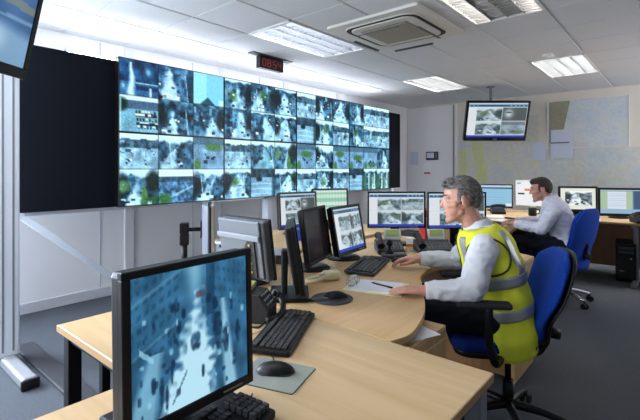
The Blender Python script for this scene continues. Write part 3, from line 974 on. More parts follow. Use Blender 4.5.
# unseen uplights added behind the video wall to brighten wall and ceiling
for k, y in enumerate((1.95, 3.2, 4.45, 5.70)):
    bt = thing('added_uplight', f'added uplight hidden behind the upper video wall display {ENDN[k]}', 'light', (-4.02, y, 2.302), 0, 'uplights added behind the video wall')
    box('spine', (0, 0, 0), (0.05, 1.22, 0.05), 'white_plastic', bt, 0.005)
    B().cyl((0.0, -0.58, 0.046), (0.0, 0.58, 0.046), 0.014, n=10).build('tube', 'uplight_on', bt)
    for s in (-1, 1):
        box('lamp_holder', (0, s * 0.595, 0.04), (0.04, 0.03, 0.05), 'white_plastic', bt)
    box('bracket', (0.03, 0, -0.01), (0.015, 0.06, 0.03), 'silver', bt)

# floor cable trunking from under the video wall to the desks
B().box((-2.35, 1.0, 0.011), (2.9, 0.13, 0.022), 0.008).build('cable_cover', 'trunk_cover')
tag(bpy.data.objects['cable_cover'], 'dark grey cable cover strip lying across the carpet', 'cable cover')
B().box((-2.2, 0.86, 0.006), (0.16, 0.12, 0.012), 0.003).build('floor_box', 'off_white')
tag(bpy.data.objects['floor_box'], 'small off-white floor socket lid beside the cable cover', 'floor box')

# ================================================================== MONITORS
def flat_screen(t, w_, h_, img, bez, mtx_loc, tilt, back='black', bezm='black', depth=0.05, smat='screen_desk', off=False, logo=False):
    """housing + bezel + screen under thing t; local -Y is the viewing side, tilt > 0 leans the top backwards"""
    rot = (R(-tilt), 0, 0)
    hb = B().box((0, depth * 0.5 + 0.006, 0), (w_ - 0.006, depth, h_ - 0.006), 0.012, 3)
    h = hb.build('housing', back, t, loc=mtx_loc, rot=rot)
    frame_bm(w_, h_, bez, 0.018, -0.006).build('bezel', bezm, t, loc=mtx_loc, rot=rot)
    sw, sh = w_ - bez[2] - bez[3], h_ - bez[0] - bez[1]
    off3 = Matrix.Rotation(R(-tilt), 4, 'X') @ Vector(((bez[2] - bez[3]) / 2, -0.001, (bez[1] - bez[0]) / 2))
    loc = tuple(Vector(mtx_loc) + off3)
    if off:
        B().box((0, 0.004, 0), (sw, 0.004, sh)).build('screen', 'screen_off', t, loc=loc, rot=rot)
    else:
        link('screen', screen_mesh(img, sw, sh), smat, t, loc=loc, rot=rot)
    return h


def desk_monitor(label, loc, normal, w_, h_, img, zc, tilt=8, bez=(0.018, 0.02, 0.018, 0.018), back='black', bezm='black', base='round',
                 depth=0.05, off=False, group='desk monitors', base_dy=0.0):
    """zc = height of the screen centre above the desk"""
    rz = math.atan2(normal[0], -normal[1])
    t = thing('monitor', label, 'monitor', loc, rz, group)
    h = flat_screen(t, w_, h_, img, bez, (0, 0, zc), tilt, back, bezm, depth, off=off)
    ny = depth + 0.02
    B().box((0, ny + 0.012, zc * 0.5 + 0.01), (0.07, 0.03, zc + 0.02), 0.008, mtx=None).build('neck', bezm, t)
    if base == 'round':
        B().lathe([(0.0001, 0.0), (0.115, 0.0), (0.118, 0.006), (0.105, 0.016), (0.05, 0.022), (0.0001, 0.024)], (0, ny - 0.01 + base_dy, 0)).build('base', bezm, t)
    else:
        B().box((0, ny - 0.01 + base_dy, 0.009), (0.24, 0.19, 0.018), 0.007).build('base', bezm, t)
    box('button_strip', (w_ * 0.3, -0.0065, 0), (0.06, 0.003, 0.004), 'mid_grey', h, loc=(0, 0, -h_ / 2 + bez[1] / 2))
    return t


DZ = 0.73                       # desk height
ui1 = ui_picture(feeds=[street, square, street, street])
ui2 = ui_picture(feeds=[street, lampshot, street, square], side=0.2)

# foreground monitor with the street scene
m1 = desk_monitor('large black monitor showing a snowy-looking blue town street, on the foreground desk', (-0.868, 0.568, DZ), (0.999, 0.045),
                  0.352, 0.352, town_picture(), 0.232, 1.5, (0.017, 0.024, 0.02, 0.017), base='square', depth=0.045, base_dy=0.07)
# man's monitors, arranged in an arc on his curved desk
desk_monitor('slim black monitor seen edge-on with its square base by the dark mouse mat', (-1.43, 1.513, DZ), (0.727, 0.687), 0.38, 0.31, None, 0.205, 9,
             base='square', off=True, depth=0.035)
desk_monitor('black monitor with its screen switched off, turned away beside the cream handset', (-1.715, 1.985, DZ), (0.954, 0.30), 0.35, 0.33, None, 0.215, 9,
             off=True, depth=0.03)
desk_monitor('tilted black monitor with four camera views behind the keyboard on the curved desk', (-1.74, 2.345, DZ), (0.975, 0.10), 0.375, 0.325, ui_picture(70, 70, [square, street, street, street]), 0.205, 11,
             (0.02, 0.024, 0.02, 0.02), depth=0.035)
desk_monitor('wide blue-edged monitor with four camera views above the nearest desk phone', (-1.76, 3.01, DZ), (0.66, -0.75), 0.468, 0.293, ui1, 0.285, 0,
             (0.014, 0.014, 0.014, 0.014), bezm='black_gloss', depth=0.03)
desk_monitor('wide camera-view monitor partly hidden behind the head of the man in the yellow vest', (-1.365, 3.262, DZ), (0.66, -0.75), 0.468, 0.293, ui2, 0.285, 0,
             (0.014, 0.014, 0.014, 0.014), bezm='black_gloss', depth=0.03)
# far desk under the video wall
desk_monitor('grey-framed monitor with a lamp camera view on the desk under the video wall', (-2.74, 2.90, DZ), (0.96, -0.28), 0.41, 0.345, ui_picture(60, 66, [street, lampshot, square, street], 0.14), 0.225, 4,
             (0.018, 0.03, 0.02, 0.018), bezm='dark_grey', depth=0.045)
desk_monitor('grey-framed monitor with a pale green spreadsheet on the desk under the video wall', (-2.735, 3.37, DZ), (0.86, -0.51), 0.39, 0.345, sheet_picture(), 0.24, 4,
             (0.018, 0.03, 0.018, 0.018), bezm='dark_grey', depth=0.045)

# silver monitor seen from behind
gm = thing('monitor', 'silver-grey monitor seen from behind with a dark connector recess, its back to the near desk', 'monitor', (-1.815, 1.535, DZ), R(180), 'desk monitors')
flat_screen(gm, 0.375, 0.325, None, (0.02, 0.03, 0.02, 0.02), (0, 0, 0.192), 8, 'silver_back', 'black_soft', 0.05, off=True)
rb = (R(-8), 0, 0)
B().prism([(-0.17, -0.15), (0.17, -0.15), (0.17, 0.15), (-0.17, 0.15)], 0, 0.012, 0.006, mtx=Matrix.Rotation(R(-90), 4, 'X') @ Matrix.Identity(4)).build('back_cover', 'silver_back', gm, loc=(0, 0.06, 0.195), rot=rb)
box('highlight_ledge', (0, 0.078, 0.075), (0.345, 0.012, 0.03), 'ledge', gm, 0.004, loc=(0, 0, 0.192), rot=rb)
cr = B().prism([(-0.045, -0.15), (0.03, -0.15), (0.03, 0.02), (-0.02, 0.075), (-0.045, 0.06)], 0, 0.006, mtx=Matrix.Rotation(R(90), 4, 'X')).build('connector_recess', 'slot_dark', gm, loc=(-0.085, 0.082, 0.192), rot=rb)
for k in range(7):
    box('connector', (0, 0, 0), (0.014, 0.01, 0.012), 'connector', cr, 0.002, loc=(-0.012 + 0.004 * (k % 2), 0.002, 0.025 - k * 0.024))
B().tube([(-0.09, 0.09, 0.19), (-0.05, 0.12, 0.15), (-0.02, 0.10, 0.10), (0.02, 0.10, 0.03)], 0.004).build('lead', 'white_plastic', gm)
B().box((0, 0.10, 0.07), (0.07, 0.03, 0.14), 0.008).build('neck', 'black_soft', gm)
B().box((0, 0.06, 0.009), (0.24, 0.20, 0.018), 0.007).build('base', 'black_soft', gm)

# monitor seen edge-on behind it, white back, on a black arm block
em = thing('monitor', 'white-backed monitor seen edge-on with a black mounting arm, below the video wall', 'monitor', (-2.24, 1.60, DZ), math.atan2(0.86, -(-0.46 + 1.0)), 'desk monitors')
em.rotation_euler = (0, 0, R(90 + 54.4))
flat_screen(em, 0.40, 0.33, None, (0.016, 0.02, 0.016, 0.016), (0, 0, 0.235), 0, 'black_soft', 'grille', 0.028, off=True)
B().prism([(-0.17, 0), (0.17, 0), (0.15, 0.018), (0.08, 0.034), (-0.08, 0.034), (-0.15, 0.018)], -0.13, 0.165, 0.004).build('back_cover', 'shell_pale', em, loc=(0, 0.034, 0.235))
B().cyl((0, 0.08, 0.24), (0, 0.15, 0.24), 0.012).build('arm', 'black', em)
B().box((0, 0.075, 0.24), (0.10, 0.008, 0.10), 0.002).build('mount_plate', 'black', em)
for z in (0.18, 0.25):
    B().box((0, 0.175, z), (0.06, 0.055, 0.066), 0.006).build('arm_block', 'black', em)
B().cyl((0, 0.175, 0.0), (0, 0.175, 0.15), 0.018).build('arm_post', 'black', em)
B().box((0, 0.12, 0.008), (0.2, 0.2, 0.016), 0.005).build('base', 'black', em)

# back desk screens
BKG = 'monitors on the back desk'
desk_monitor('monitor with a pale blue window on the back desk, next to the white chart screen', (-2.07, 6.32, DZ), (0.30, -0.95), 0.46, 0.34, app_picture(), 0.215, 2, (0.014, 0.018, 0.014, 0.014), group=BKG, bezm='black_gloss', depth=0.04)
desk_monitor('white chart screen with red and black marks in front of the seated man', (-1.60, 6.47, DZ), (0.36, -0.93), 0.46, 0.36, chart_picture(), 0.27, 0, (0.008, 0.01, 0.008, 0.008), group=BKG, bezm='white_plastic', depth=0.04)
desk_monitor('black monitor showing one grey street photo on the back desk, behind the far blue chair', (-1.05, 6.40, DZ), (0.45, -0.89), 0.46, 0.335, photo_picture(), 0.215, 2, (0.026, 0.036, 0.026, 0.026), group=BKG, depth=0.04)
desk_monitor('black monitor with a document window on the back desk, above the computer tower', (-0.59, 6.40, DZ), (0.42, -0.91), 0.50, 0.35, doc_picture(), 0.20, 2, (0.026, 0.034, 0.026, 0.026), group=BKG, depth=0.04)

# pole-hung screens
def hung_screen(label, pivot, normal, w_, h_, tilt, img, bez, pole_off=0.0):
    rz = math.atan2(normal[0], -normal[1])
    t = thing('hanging_screen', label, 'screen', pivot, rz, 'screens hung from the ceiling')
    h = flat_screen(t, w_, h_, img, bez, (0, 0, 0), -tilt, 'black', 'black_gloss', 0.07)
    top = ZC - pivot[2]
    B().cyl((pole_off, 0.12, -0.05), (pole_off, 0.12, top - 0.012), 0.022).build('pole', 'mid_grey', t)
    B().lathe([(0.0001, 0), (0.07, 0), (0.07, 0.014), (0.0001, 0.014)], (pole_off, 0.12, top - 0.014)).build('ceiling_flange', 'mid_grey', t)
    box('wall_plate', (0, 0.09, 0), (0.3, 0.03, 0.25), 'dark_grey', t, 0.004, rot=(R(tilt), 0, 0))
    box('badge', (0, -0.008, -h_ / 2 + bez[1] / 2), (0.06, 0.003, 0.01), 'mid_grey', h)
    return t


hung_screen('black pole-hung screen with a blue street view, in front of the aluminium post', (-2.006, 0.299, 2.045), (0.772, 0.636), 0.95, 0.58, 12.7, tv_picture(), (0.028, 0.05, 0.03, 0.03))
hung_screen('black pole-hung screen with four camera views in front of the wall maps', (-2.27, 7.0, 2.098), (0.649, -0.761), 1.0, 0.645, 17,
            ui_picture(60, 96, [street, lampshot, street, lambda h, w_: green_view(h, w_, 0.7, 0.8)], 0.15), (0.035, 0.06, 0.035, 0.035), -0.05)

# ================================================================== DESKS
def leg_frame(parent, pts, m, s=0.045, z1=DZ - 0.025):
    for x, y in pts:
        box('leg', (x, y, z1 / 2), (s, s, z1), m, parent, 0.004)


# foreground desk
nd = thing('desk', 'pale beech foreground desk carrying the street-scene monitor and the mouse pad', 'desk', (-0.83, 0.51, 0))
B().box((0, 0, DZ - 0.0125), (0.785, 1.62, 0.025), 0.002, 1).build('desk_top', 'beech_pale', nd)
for sy in (-1, 1):
    for sx in (-1, 1):
        box('leg', (sx * 0.355, sy * 0.765, (DZ - 0.025) / 2 + 0.01), (0.05, 0.06, DZ - 0.045), 'leg_grey', nd, 0.006)
    box('rail', (0, sy * 0.765, DZ - 0.05), (0.66, 0.04, 0.045), 'leg_grey', nd, 0.004)
    box('foot', (0, sy * 0.765, 0.0125), (0.76, 0.06, 0.025), 'leg_grey', nd, 0.006)
box('modesty_panel', (-0.30, 0, 0.45), (0.018, 1.46, 0.45), 'black_matte', nd)
box('edge_band', (0.3935, 0, DZ - 0.0125), (0.002, 1.62, 0.023), 'edge_band', nd)
box('edge_band', (0, 0.811, DZ - 0.0125), (0.785, 0.002, 0.023), 'edge_band', nd)

# side table behind it
st = thing('table', 'small pale table with black square legs behind the foreground desk', 'table', (-1.556, 0.962, 0))
B().box((0, 0, DZ - 0.0125), (0.655, 0.708, 0.025), 0.002, 1).build('table_top', 'beech_pale', st)
box('edge_band', (0, -0.355, DZ - 0.0125), (0.655, 0.002, 0.023), 'edge_band', st)
box('edge_band', (-0.3285, 0, DZ - 0.0125), (0.002, 0.708, 0.023), 'edge_band', st)
leg_frame(st, [(-0.29, -0.31), (-0.29, 0.32), (0.29, -0.31), (0.29, 0.32)], 'black', 0.05)
box('leg', (-0.045, -0.29, 0.35), (0.03, 0.03, 0.70), 'black', st, 0.003)
for y in (-0.31, 0.32):
    box('rail', (0, y, DZ - 0.045), (0.53, 0.03, 0.04), 'black', st)
for x in (-0.29, 0.29):
    box('rail', (x, 0, DZ - 0.045), (0.03, 0.58, 0.04), 'black', st)

# curved corner desk of the man in the vest
def smooth_poly(pts, sub=6):
    P = [Vector((p[0], p[1], 0)) for p in pts]; Q = []
    for i in range(len(P) - 1):
        a = P[max(i - 1, 0)]; b = P[i]; c = P[i + 1]; d = P[min(i + 2, len(P) - 1)]
        for k in range(sub):
            t = k / sub
            v = 0.5 * ((2 * b) + (c - a) * t + (2 * a - 5 * b + 4 * c - d) * t * t + (3 * b - a - 3 * c + d) * t ** 3)
            Q.append((v.x, v.y))
    Q.append((P[-1].x, P[-1].y))
    return Q


cdk = thing('desk', 'curved beech corner desk where the man in the yellow vest works', 'desk', (-1.5, 2.2, 0))
curve = smooth_poly([(-0.80, 1.326), (-0.778, 1.42), (-0.80, 1.54), (-0.85, 1.69), (-0.93, 1.85), (-1.06, 2.08), (-1.15, 2.24), (-1.19, 2.44), (-1.15, 2.60), (-1.03, 2.72), (-0.80, 2.78)])
poly = [(-2.33, 1.326)] + curve + [(-0.80, 3.25), (-1.15, 3.46), (-2.12, 3.46), (-2.12, 2.10), (-2.33, 2.10)]
poly = [(x + 1.5, y - 2.2) for x, y in poly]
B().prism(poly, DZ - 0.025, DZ, 0.002, seg=1).build('desk_top', 'beech_y', cdk)
B().prism([(x * 0.998, y * 0.998) for x, y in poly], DZ - 0.030, DZ - 0.0255).build('underside', 'edge_band', cdk)
box('end_panel', (0.685, 0.83, (DZ - 0.031) / 2), (0.025, 0.44, DZ - 0.031), 'beech_z', cdk)
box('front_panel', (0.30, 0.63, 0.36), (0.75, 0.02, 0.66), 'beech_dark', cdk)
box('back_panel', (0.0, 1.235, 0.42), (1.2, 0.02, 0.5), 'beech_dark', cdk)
box('leg', (-0.79, -0.82, 0.35), (0.05, 0.05, 0.699), 'leg_grey', cdk, 0.004)
box('leg', (-0.79, -0.14, 0.35), (0.05, 0.05, 0.699), 'leg_grey', cdk, 0.004)
box('leg', (-0.57, 1.2, 0.35), (0.05, 0.05, 0.699), 'leg_grey', cdk, 0.004)
box('leg', (0.2, -0.82, 0.35), (0.05, 0.05, 0.699), 'leg_grey', cdk, 0.004)

pd = thing('pedestal', 'beech drawer pedestal with loose paper on top, tucked under the curved desk', 'drawer unit', (-0.99, 1.55, 0))
box('body', (0, 0, 0.33), (0.43, 0.36, 0.66), 'beech_z', pd, 0.002)
B().box((0, 0, 0.67), (0.436, 0.366, 0.02), 0.002, 1).build('top', 'beech_x', pd)
for k in range(3):
    f = box('drawer', (0.2165, 0, 0.11 + k * 0.21), (0.012, 0.35, 0.20), 'beech_z', pd, 0.002)
    B().tube([(0.224, -0.05, 0.17 + k * 0.21), (0.24, -0.045, 0.17 + k * 0.21), (0.24, 0.045, 0.17 + k * 0.21), (0.224, 0.05, 0.17 + k * 0.21)], 0.005).build('handle', 'silver', f)
tag(B().box((0, 0, 0.0008), (0.21, 0.28, 0.0016)).build('paper_sheet', 'paper', None, (-0.91, 1.57, 0.681), (0, 0, R(68))), 'white paper sheet lying on the drawer pedestal under the curved desk', 'paper')

# desk under the video wall
fd = thing('desk', 'beech desk standing below the video wall with two grey-framed monitors', 'desk', (-2.66, 3.05, 0))
B().box((0, 0, DZ - 0.0125), (0.88, 1.72, 0.025), 0.002, 1).build('desk_top', 'beech_y', fd)
box('edge_band', (0, -0.861, DZ - 0.0125), (0.88, 0.002, 0.023), 'silver_plastic', fd)
box('modesty_panel', (0, -0.82, 0.42), (0.80, 0.018, 0.5), 'mid_grey', fd)
leg_frame(fd, [(-0.40, -0.8), (0.40, -0.8), (-0.40, 0.8), (0.40, 0.8)], 'leg_grey')

# back desk and its return
bd = thing('desk', 'long beech desk in front of the wall maps with a row of monitors', 'desk', (-0.75, 6.30, 0))
B().box((0, 0, DZ - 0.0125), (3.5, 0.80, 0.025), 0.002, 1).build('desk_top', 'beech_x', bd)
box('edge_band', (0, -0.401, DZ - 0.0125), (3.5, 0.002, 0.023), 'edge_band', bd)
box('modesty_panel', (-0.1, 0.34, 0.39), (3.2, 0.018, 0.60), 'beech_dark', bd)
for x in (-1.68, 0.32, 1.68):
    box('leg', (x, 0, (DZ - 0.025) / 2 + 0.015), (0.05, 0.08, DZ - 0.055), 'leg_grey', bd, 0.006)
    box('foot', (x, 0, 0.015), (0.06, 0.74, 0.03), 'leg_grey', bd, 0.008)
    box('rail', (x, 0, DZ - 0.045), (0.05, 0.7, 0.036), 'leg_grey', bd)
rd = thing('desk', 'beech return desk under the hands of the man in the plain white shirt', 'desk', (-1.72, 5.09, 0))
B().box((0, 0, DZ - 0.0125), (0.80, 1.60, 0.025), 0.002, 1).build('desk_top', 'beech_y', rd)
box('edge_band', (0, -0.801, DZ - 0.0125), (0.80, 0.002, 0.023), 'edge_band', rd)
box('end_panel', (0, -0.77, (DZ - 0.025) / 2), (0.76, 0.025, DZ - 0.025), 'beech_z', rd)
leg_frame(rd, [(-0.36, 0.74), (0.36, 0.74)], 'leg_grey')

# computer tower on the floor under the back desk
tw = thing('computer_tower', 'black computer tower standing on the floor under the back desk', 'computer', (-0.545, 6.40, 0), R(6))
B().box((0, 0, 0.24), (0.20, 0.42, 0.43), 0.006).build('case', 'black', tw)
box('front_panel', (0, -0.213, 0.24), (0.19, 0.012, 0.42), 'black_gloss', tw, 0.004)
for k, z in enumerate((0.40, 0.355)):
    box('drive_bay', (0, -0.221, z), (0.15, 0.006, 0.034), 'dark_grey', tw, 0.002)
B().cyl((0.05, -0.218, 0.28), (0.05, -0.226, 0.28), 0.010).build('power_button', 'silver', tw)
box('badge', (-0.04, -0.221, 0.13), (0.05, 0.004, 0.012), 'mid_grey', tw)
for sx in (-1, 1):
    for sy in (-1, 1):
        B().cyl((sx * 0.075, sy * 0.17, 0), (sx * 0.075, sy * 0.17, 0.026), 0.018).build('foot', 'black', tw)
#--END2

# ================================================================== SMALL THINGS ON THE DESKS
def keyboard(label, loc, rz, L=0.44, W=0.15, m='black', keym='key_dark', z=DZ, tilt=2.5, raised=False):
    """long side along local X, front edge at local -Y"""
    t = thing('keyboard', label, 'keyboard', (loc[0], loc[1], z), rz, 'keyboards')
    rot = (R(tilt), 0, 0); lz = 0.5 * W * math.sin(R(tilt))
    B().prism(rrect(L, W, 0.012), 0.0, 0.018, 0.004).build('case', m, t, loc=(0, 0, lz), rot=rot)
    k = B()
    u = (W - 0.03) / 6.3
    for r in range(6):
        y = -W / 2 + 0.014 + (r + 0.5) * u + (0.35 * u if r == 5 else 0)
        x = -L / 2 + 0.014
        main = L * 0.66
        n = 15
        if r == 0:
            wl = [1.3, 1.2, 1.2, 6.0, 1.2, 1.2, 1.3, 1.6]
        else:
            wl = [1] * n
        kw = main / sum(wl)
        for q in wl:
            k.box((x + kw * q / 2, y, 0.0215), (kw * q - 0.0028, u - 0.0028, 0.009), 0.0015, 1); x += kw * q
        x0 = -L / 2 + 0.014 + main + L * 0.02
        for c in range(3):
            if r in (0, 4, 5) or (r == 1 and c == 1) or r == 3:
                k.box((x0 + (c + 0.5) * L * 0.035, y, 0.0215), (L * 0.035 - 0.0028, u - 0.0028, 0.009), 0.0015, 1)
        x1 = x0 + L * 0.122
        for c in range(4):
            if r < 5:
                k.box((x1 + (c + 0.5) * L * 0.035, y, 0.0215 + (0.006 if raised else 0)), (L * 0.035 - 0.0028, u - 0.0028, 0.009 + (0.008 if raised else 0)), 0.0015, 1)
    tag(k.build('keys', keym, t, loc=(0, 0, lz), rot=rot), kind='stuff')
    for sx in (-1, 1):
        box('rear_foot', (sx * (L / 2 - 0.04), W / 2 - 0.02, 0.003), (0.03, 0.015, 0.006), m, t)
    return t


def along(p, q):
    return math.atan2(q[1] - p[1], q[0] - p[0])


# keyboard whose front faces +X: long axis runs +Y
keyboard('black keyboard lying between the foreground monitor and the curved desk seam', (-1.14, 1.13), R(90 + 29), 0.40, 0.15)
keyboard('black keyboard with raised number pad in front of the foreground street-scene monitor', (-0.812, 0.509), R(90 + 9), 0.44, 0.155, keym='key_legend', raised=True)
keyboard('dark keyboard on the curved desk beside the clipboard', (-1.50, 2.225), R(90 + 19), 0.45, 0.18, m='dark_grey', keym='key_dark')
keyboard('black keyboard under the hands of the man in the plain white shirt', (-1.57, 4.68), R(90 + 10), 0.42, 0.15)


def mouse(label, loc, rz, m='black', z=DZ):
    t = thing('mouse', label, 'computer mouse', (loc[0], loc[1], z), rz, 'computer mice')
    b = B(); b.ball((0, 0, 0), (0.060, 0.031, 0.032), u=20, v=14)
    bmesh.ops.bisect_plane(b.bm, geom=b.bm.verts[:] + b.bm.edges[:] + b.bm.faces[:], plane_co=(0, 0, 0.002), plane_no=(0, 0, -1), clear_outer=True)
    b.build('shell', m, t)
    B().prism(rrect(0.112, 0.058, 0.026), 0.0, 0.004).build('base', 'dark_grey', t)
    B().cyl((0.034, -0.004, 0.022), (0.034, 0.004, 0.022), 0.008, n=12).build('scroll_wheel', 'mid_grey', t)
    box('button_split', (0.03, 0, 0.0275), (0.03, 0.0015, 0.002), 'dark_grey', t, rot=(0, R(14), 0))
    return t


pad = thing('mouse_pad', 'thin grey-green mouse pad on the foreground desk', 'mouse pad', (-0.935, 0.885, DZ), R(-72))
B().prism(rrect(0.165, 0.20, 0.006), 0, 0.003).build('sheet', 'pad_grey', pad)
B().prism(rrect(0.168, 0.203, 0.007), 0, 0.0012).build('backing', 'black', pad)
mouse('black mouse on the grey-green pad of the foreground desk', (-0.94, 0.895), R(215), z=DZ + 0.003)
mm = thing('mouse_mat', 'dark oval mouse mat with wrist rest on the curved desk', 'mouse mat', (-1.268, 1.575, DZ), R(40))
B().lathe([(0.0001, 0), (0.098, 0), (0.10, 0.003), (0.097, 0.006), (0.0001, 0.006)], n=32).build('sheet', 'mat_dark', mm)
B().ball((-0.06, -0.03, 0.006), (0.05, 0.028, 0.012), u=16, v=8).build('wrist_rest', 'mat_dark', mm)
mouse('black mouse on the dark oval mat, beside the cream handset', (-1.255, 1.585), R(222), z=DZ + 0.006)
mouse('black mouse under the right hand of the man in the yellow vest', (-1.42, 2.475), R(200))

# cables in front of the foreground monitor
cab = thing('cable', 'black cables with a plug lying under the foreground monitor', 'cable', (-0.945, 0.655, DZ))
B().tube([(-0.02, -0.03, 0.005), (0.0, 0.02, 0.004), (0.03, 0.05, 0.02), (0.025, 0.09, 0.05), (0.0, 0.13, 0.10)], 0.003).build('lead', 'black', cab)
B().tube([(0.0, -0.02, 0.004), (0.05, 0.03, 0.004), (0.07, 0.08, 0.012), (0.05, 0.11, 0.004)], 0.0025).build('lead', 'black', cab)
B().cyl((0.035, 0.03, 0.009), (0.06, 0.052, 0.009), 0.008, n=12).build('plug', 'black', cab)
mc = thing('mouse_cable', 'thin mouse cable running from the grey-green pad to the black keyboard', 'cable', (-0.99, 0.93, DZ))
B().tube([(0.012, -0.005, 0.012), (-0.02, 0.02, 0.008), (-0.05, 0.03, 0.004), (-0.10, 0.02, 0.004), (-0.14, -0.02, 0.004)], 0.0022).build('lead', 'black', mc)

# black desk phone behind the keyboard, handset hanging at its side
ph = thing('telephone', 'black telephone box with curved handset beside the keyboard on the small table', 'telephone', (-1.355, 1.155, DZ), R(30))
B().prism([(-0.09, 0.0), (0.09, 0.0), (0.09, 0.055), (0.05, 0.115), (-0.09, 0.125)], -0.06, 0.06, 0.006, mtx=Matrix.Rotation(R(90), 4, 'X')).build('body', 'black_soft', ph)
k = B()
for i in range(3):
    for j in range(4):
        k.box((0.052 + 0.012 * i, -0.035 + j * 0.023, 0.105 - i * 0.018), (0.012, 0.016, 0.012), 0.002, 1)
tag(k.build('keys', 'mid_grey', ph), kind='stuff')
hs = B().tube([(0.062, 0.085, 0.088), (0.092, 0.098, 0.07), (0.118, 0.057, 0.045), (0.125, 0.003, 0.028), (0.113, -0.05, 0.021), (0.085, -0.078, 0.021)], lambda t: (0.012 + 0.005 * abs(2 * t - 1) ** 2) * (1 if 0.03 < t < 0.97 else 0.6), n=12).build('handset', 'black', ph)
B().tube([(0.085, -0.08, 0.02), (0.06, -0.10, 0.004), (0.0, -0.09, 0.004), (-0.05, -0.07, 0.01)], 0.004).build('cord', 'black', ph)
B().tube([(0.085, 0.02, 0.075), (0.10, 0.05, 0.095), (0.075, 0.085, 0.10)], 0.003).build('cord', 'black', ph)
tag(B().box((0, 0, 0.012), (0.10, 0.085, 0.02), 0.003, 1).build('note_block', 'note_green', None, (-1.392, 1.135, DZ + 0.1245), (0, R(3), R(35))), 'yellow-green note block lying on the black telephone box', 'note pad')

# cream handset
ch = thing('telephone_handset', 'cream telephone handset with looped lead on the curved desk', 'handset', (-1.50, 1.80, DZ), R(60))
B().box((0.035, 0, 0.03), (0.10, 0.06, 0.05), 0.018, 3).build('earpiece', 'cream', ch)
B().tube([(-0.01, 0.015, 0.03), (-0.06, 0.02, 0.018), (-0.10, 0.01, 0.014), (-0.105, -0.025, 0.014), (-0.06, -0.035, 0.016), (-0.01, -0.02, 0.026)], 0.0095, n=10).build('grip_loop', 'cream', ch)
box('button', (-0.02, 0, 0.037), (0.025, 0.02, 0.012), 'off_white', ch, 0.003)

# grey box on the desk beside the silver monitor
gb = thing('desk_unit', 'light grey flat desk unit with a dark slotted front behind the silver monitor', 'box', (-2.06, 1.95, DZ), R(38))
box('body', (0, 0, 0.035), (0.30, 0.20, 0.07), 'silver_plastic', gb, 0.004)
box('front', (0, -0.101, 0.035), (0.28, 0.004, 0.055), 'dark_grey', gb)
for k in range(6):
    box('front_slat', (-0.11 + k * 0.044, -0.105, 0.035), (0.008, 0.005, 0.05), 'mid_grey', gb)

# clipboard / ring binder with paper and pen
cb = thing('clipboard', 'beige clipboard with white paper, wire rings and a metal clip on the curved desk', 'clipboard', (-1.21, 1.868, DZ), R(20))
B().prism(rrect(0.30, 0.235, 0.01), 0, 0.007, 0.001).build('board', 'cream', cb)
B().box((0.005, 0.0, 0.0085), (0.235, 0.212, 0.003)).build('paper', 'paper', cb)
B().box((0.135, 0, 0.011), (0.022, 0.13, 0.010), 0.003).build('clip', 'cream', cb)
for dy in (-0.03, 0.0, 0.03):
    B().tube([(-0.15, dy, 0.008), (-0.148, dy + 0.004, 0.035), (-0.125, dy + 0.006, 0.046), (-0.102, dy + 0.004, 0.035), (-0.10, dy, 0.010)], 0.003).build('wire_ring', 'chrome', cb)
B().box((-0.125, 0, 0.011), (0.03, 0.09, 0.006), 0.002).build('ring_plate', 'silver', cb)
pen = thing('pen', 'dark ballpoint pen lying on the clipboard paper', 'pen', (-1.185, 1.885, DZ + 0.0105), R(-8))
B().cyl((-0.065, 0, 0.0045), (0.035, 0, 0.0045), 0.0042, n=10).build('barrel', 'dark_grey', pen)
B().cyl((0.035, 0, 0.0045), (0.065, 0, 0.0045), 0.0046, n=10).build('cap', 'black', pen)
B().cyl((-0.078, 0, 0.0045), (-0.065, 0, 0.0045), 0.0012, 0.004, n=10).build('tip', 'silver', pen)
box('pocket_clip', (0.042, 0, 0.0095), (0.036, 0.003, 0.0015), 'silver', pen)


# system phones with grey display heads
def desk_phone(label, loc, rz, wide, lcd='lcd_green'):
    t = thing('telephone', label, 'telephone', (loc[0], loc[1], DZ), rz, 'system phones on the curved desk')
    W = 0.20 if not wide else 0.27
    prof = [(-0.10, 0.0), (0.10, 0.0), (0.10, 0.075), (-0.10, 0.025)]
    B().prism(prof, -W / 2, W / 2, 0.006, mtx=Matrix.Rotation(R(90), 4, 'Z') @ Matrix.Rotation(R(90), 4, 'X')).build('body', 'dark_grey', t)
    # local x = width, local y: after the turn the front (low) edge looks to -y
    box('display_head', (0.035, 0, 0), (0.13, 0.014, 0.085), 'silver_plastic', t, 0.006, loc=(0, 0.075, 0.115), rot=(R(-25), 0, 0))
    box('lcd', (0.035, -0.0085, 0.008), (0.098, 0.003, 0.05), lcd, t, loc=(0, 0.075, 0.115), rot=(R(-25), 0, 0))
    k = B()
    for i in range(5 if not wide else 8):
        for j in range(5):
            k.box((-0.02 + i * 0.024 - (0.03 if wide else 0), -0.075 + j * 0.026, 0.036 + j * 0.0065), (0.017, 0.016, 0.008), 0.002, 1)
    tag(k.build('keys', 'mid_grey', t), kind='stuff')
    hx = -W / 2 + 0.028
    B().tube([(hx, -0.095, 0.055), (hx, -0.05, 0.082), (hx, 0.03, 0.105), (hx, 0.09, 0.105)], lambda q: 0.019 + 0.009 * abs(2 * q - 1) ** 2, n=12).build('handset', 'black', t)
    B().tube([(hx, -0.10, 0.045), (hx - 0.02, -0.13, 0.006), (hx + 0.03, -0.125, 0.006), (hx + 0.05, -0.10, 0.02)], 0.004).build('cord', 'black', t)
    return t


desk_phone('dark desk phone with grey display head, next to the tilted four-view monitor', (-1.665, 2.745), R(40), False)
desk_phone('wide dark desk phone with green display in front of the red folder', (-1.415, 2.965), R(40), True)
desk_phone('wide dark desk phone with dull display, behind the forearm of the vested man', (-1.14, 3.10), R(42), True, 'lcd_dark')

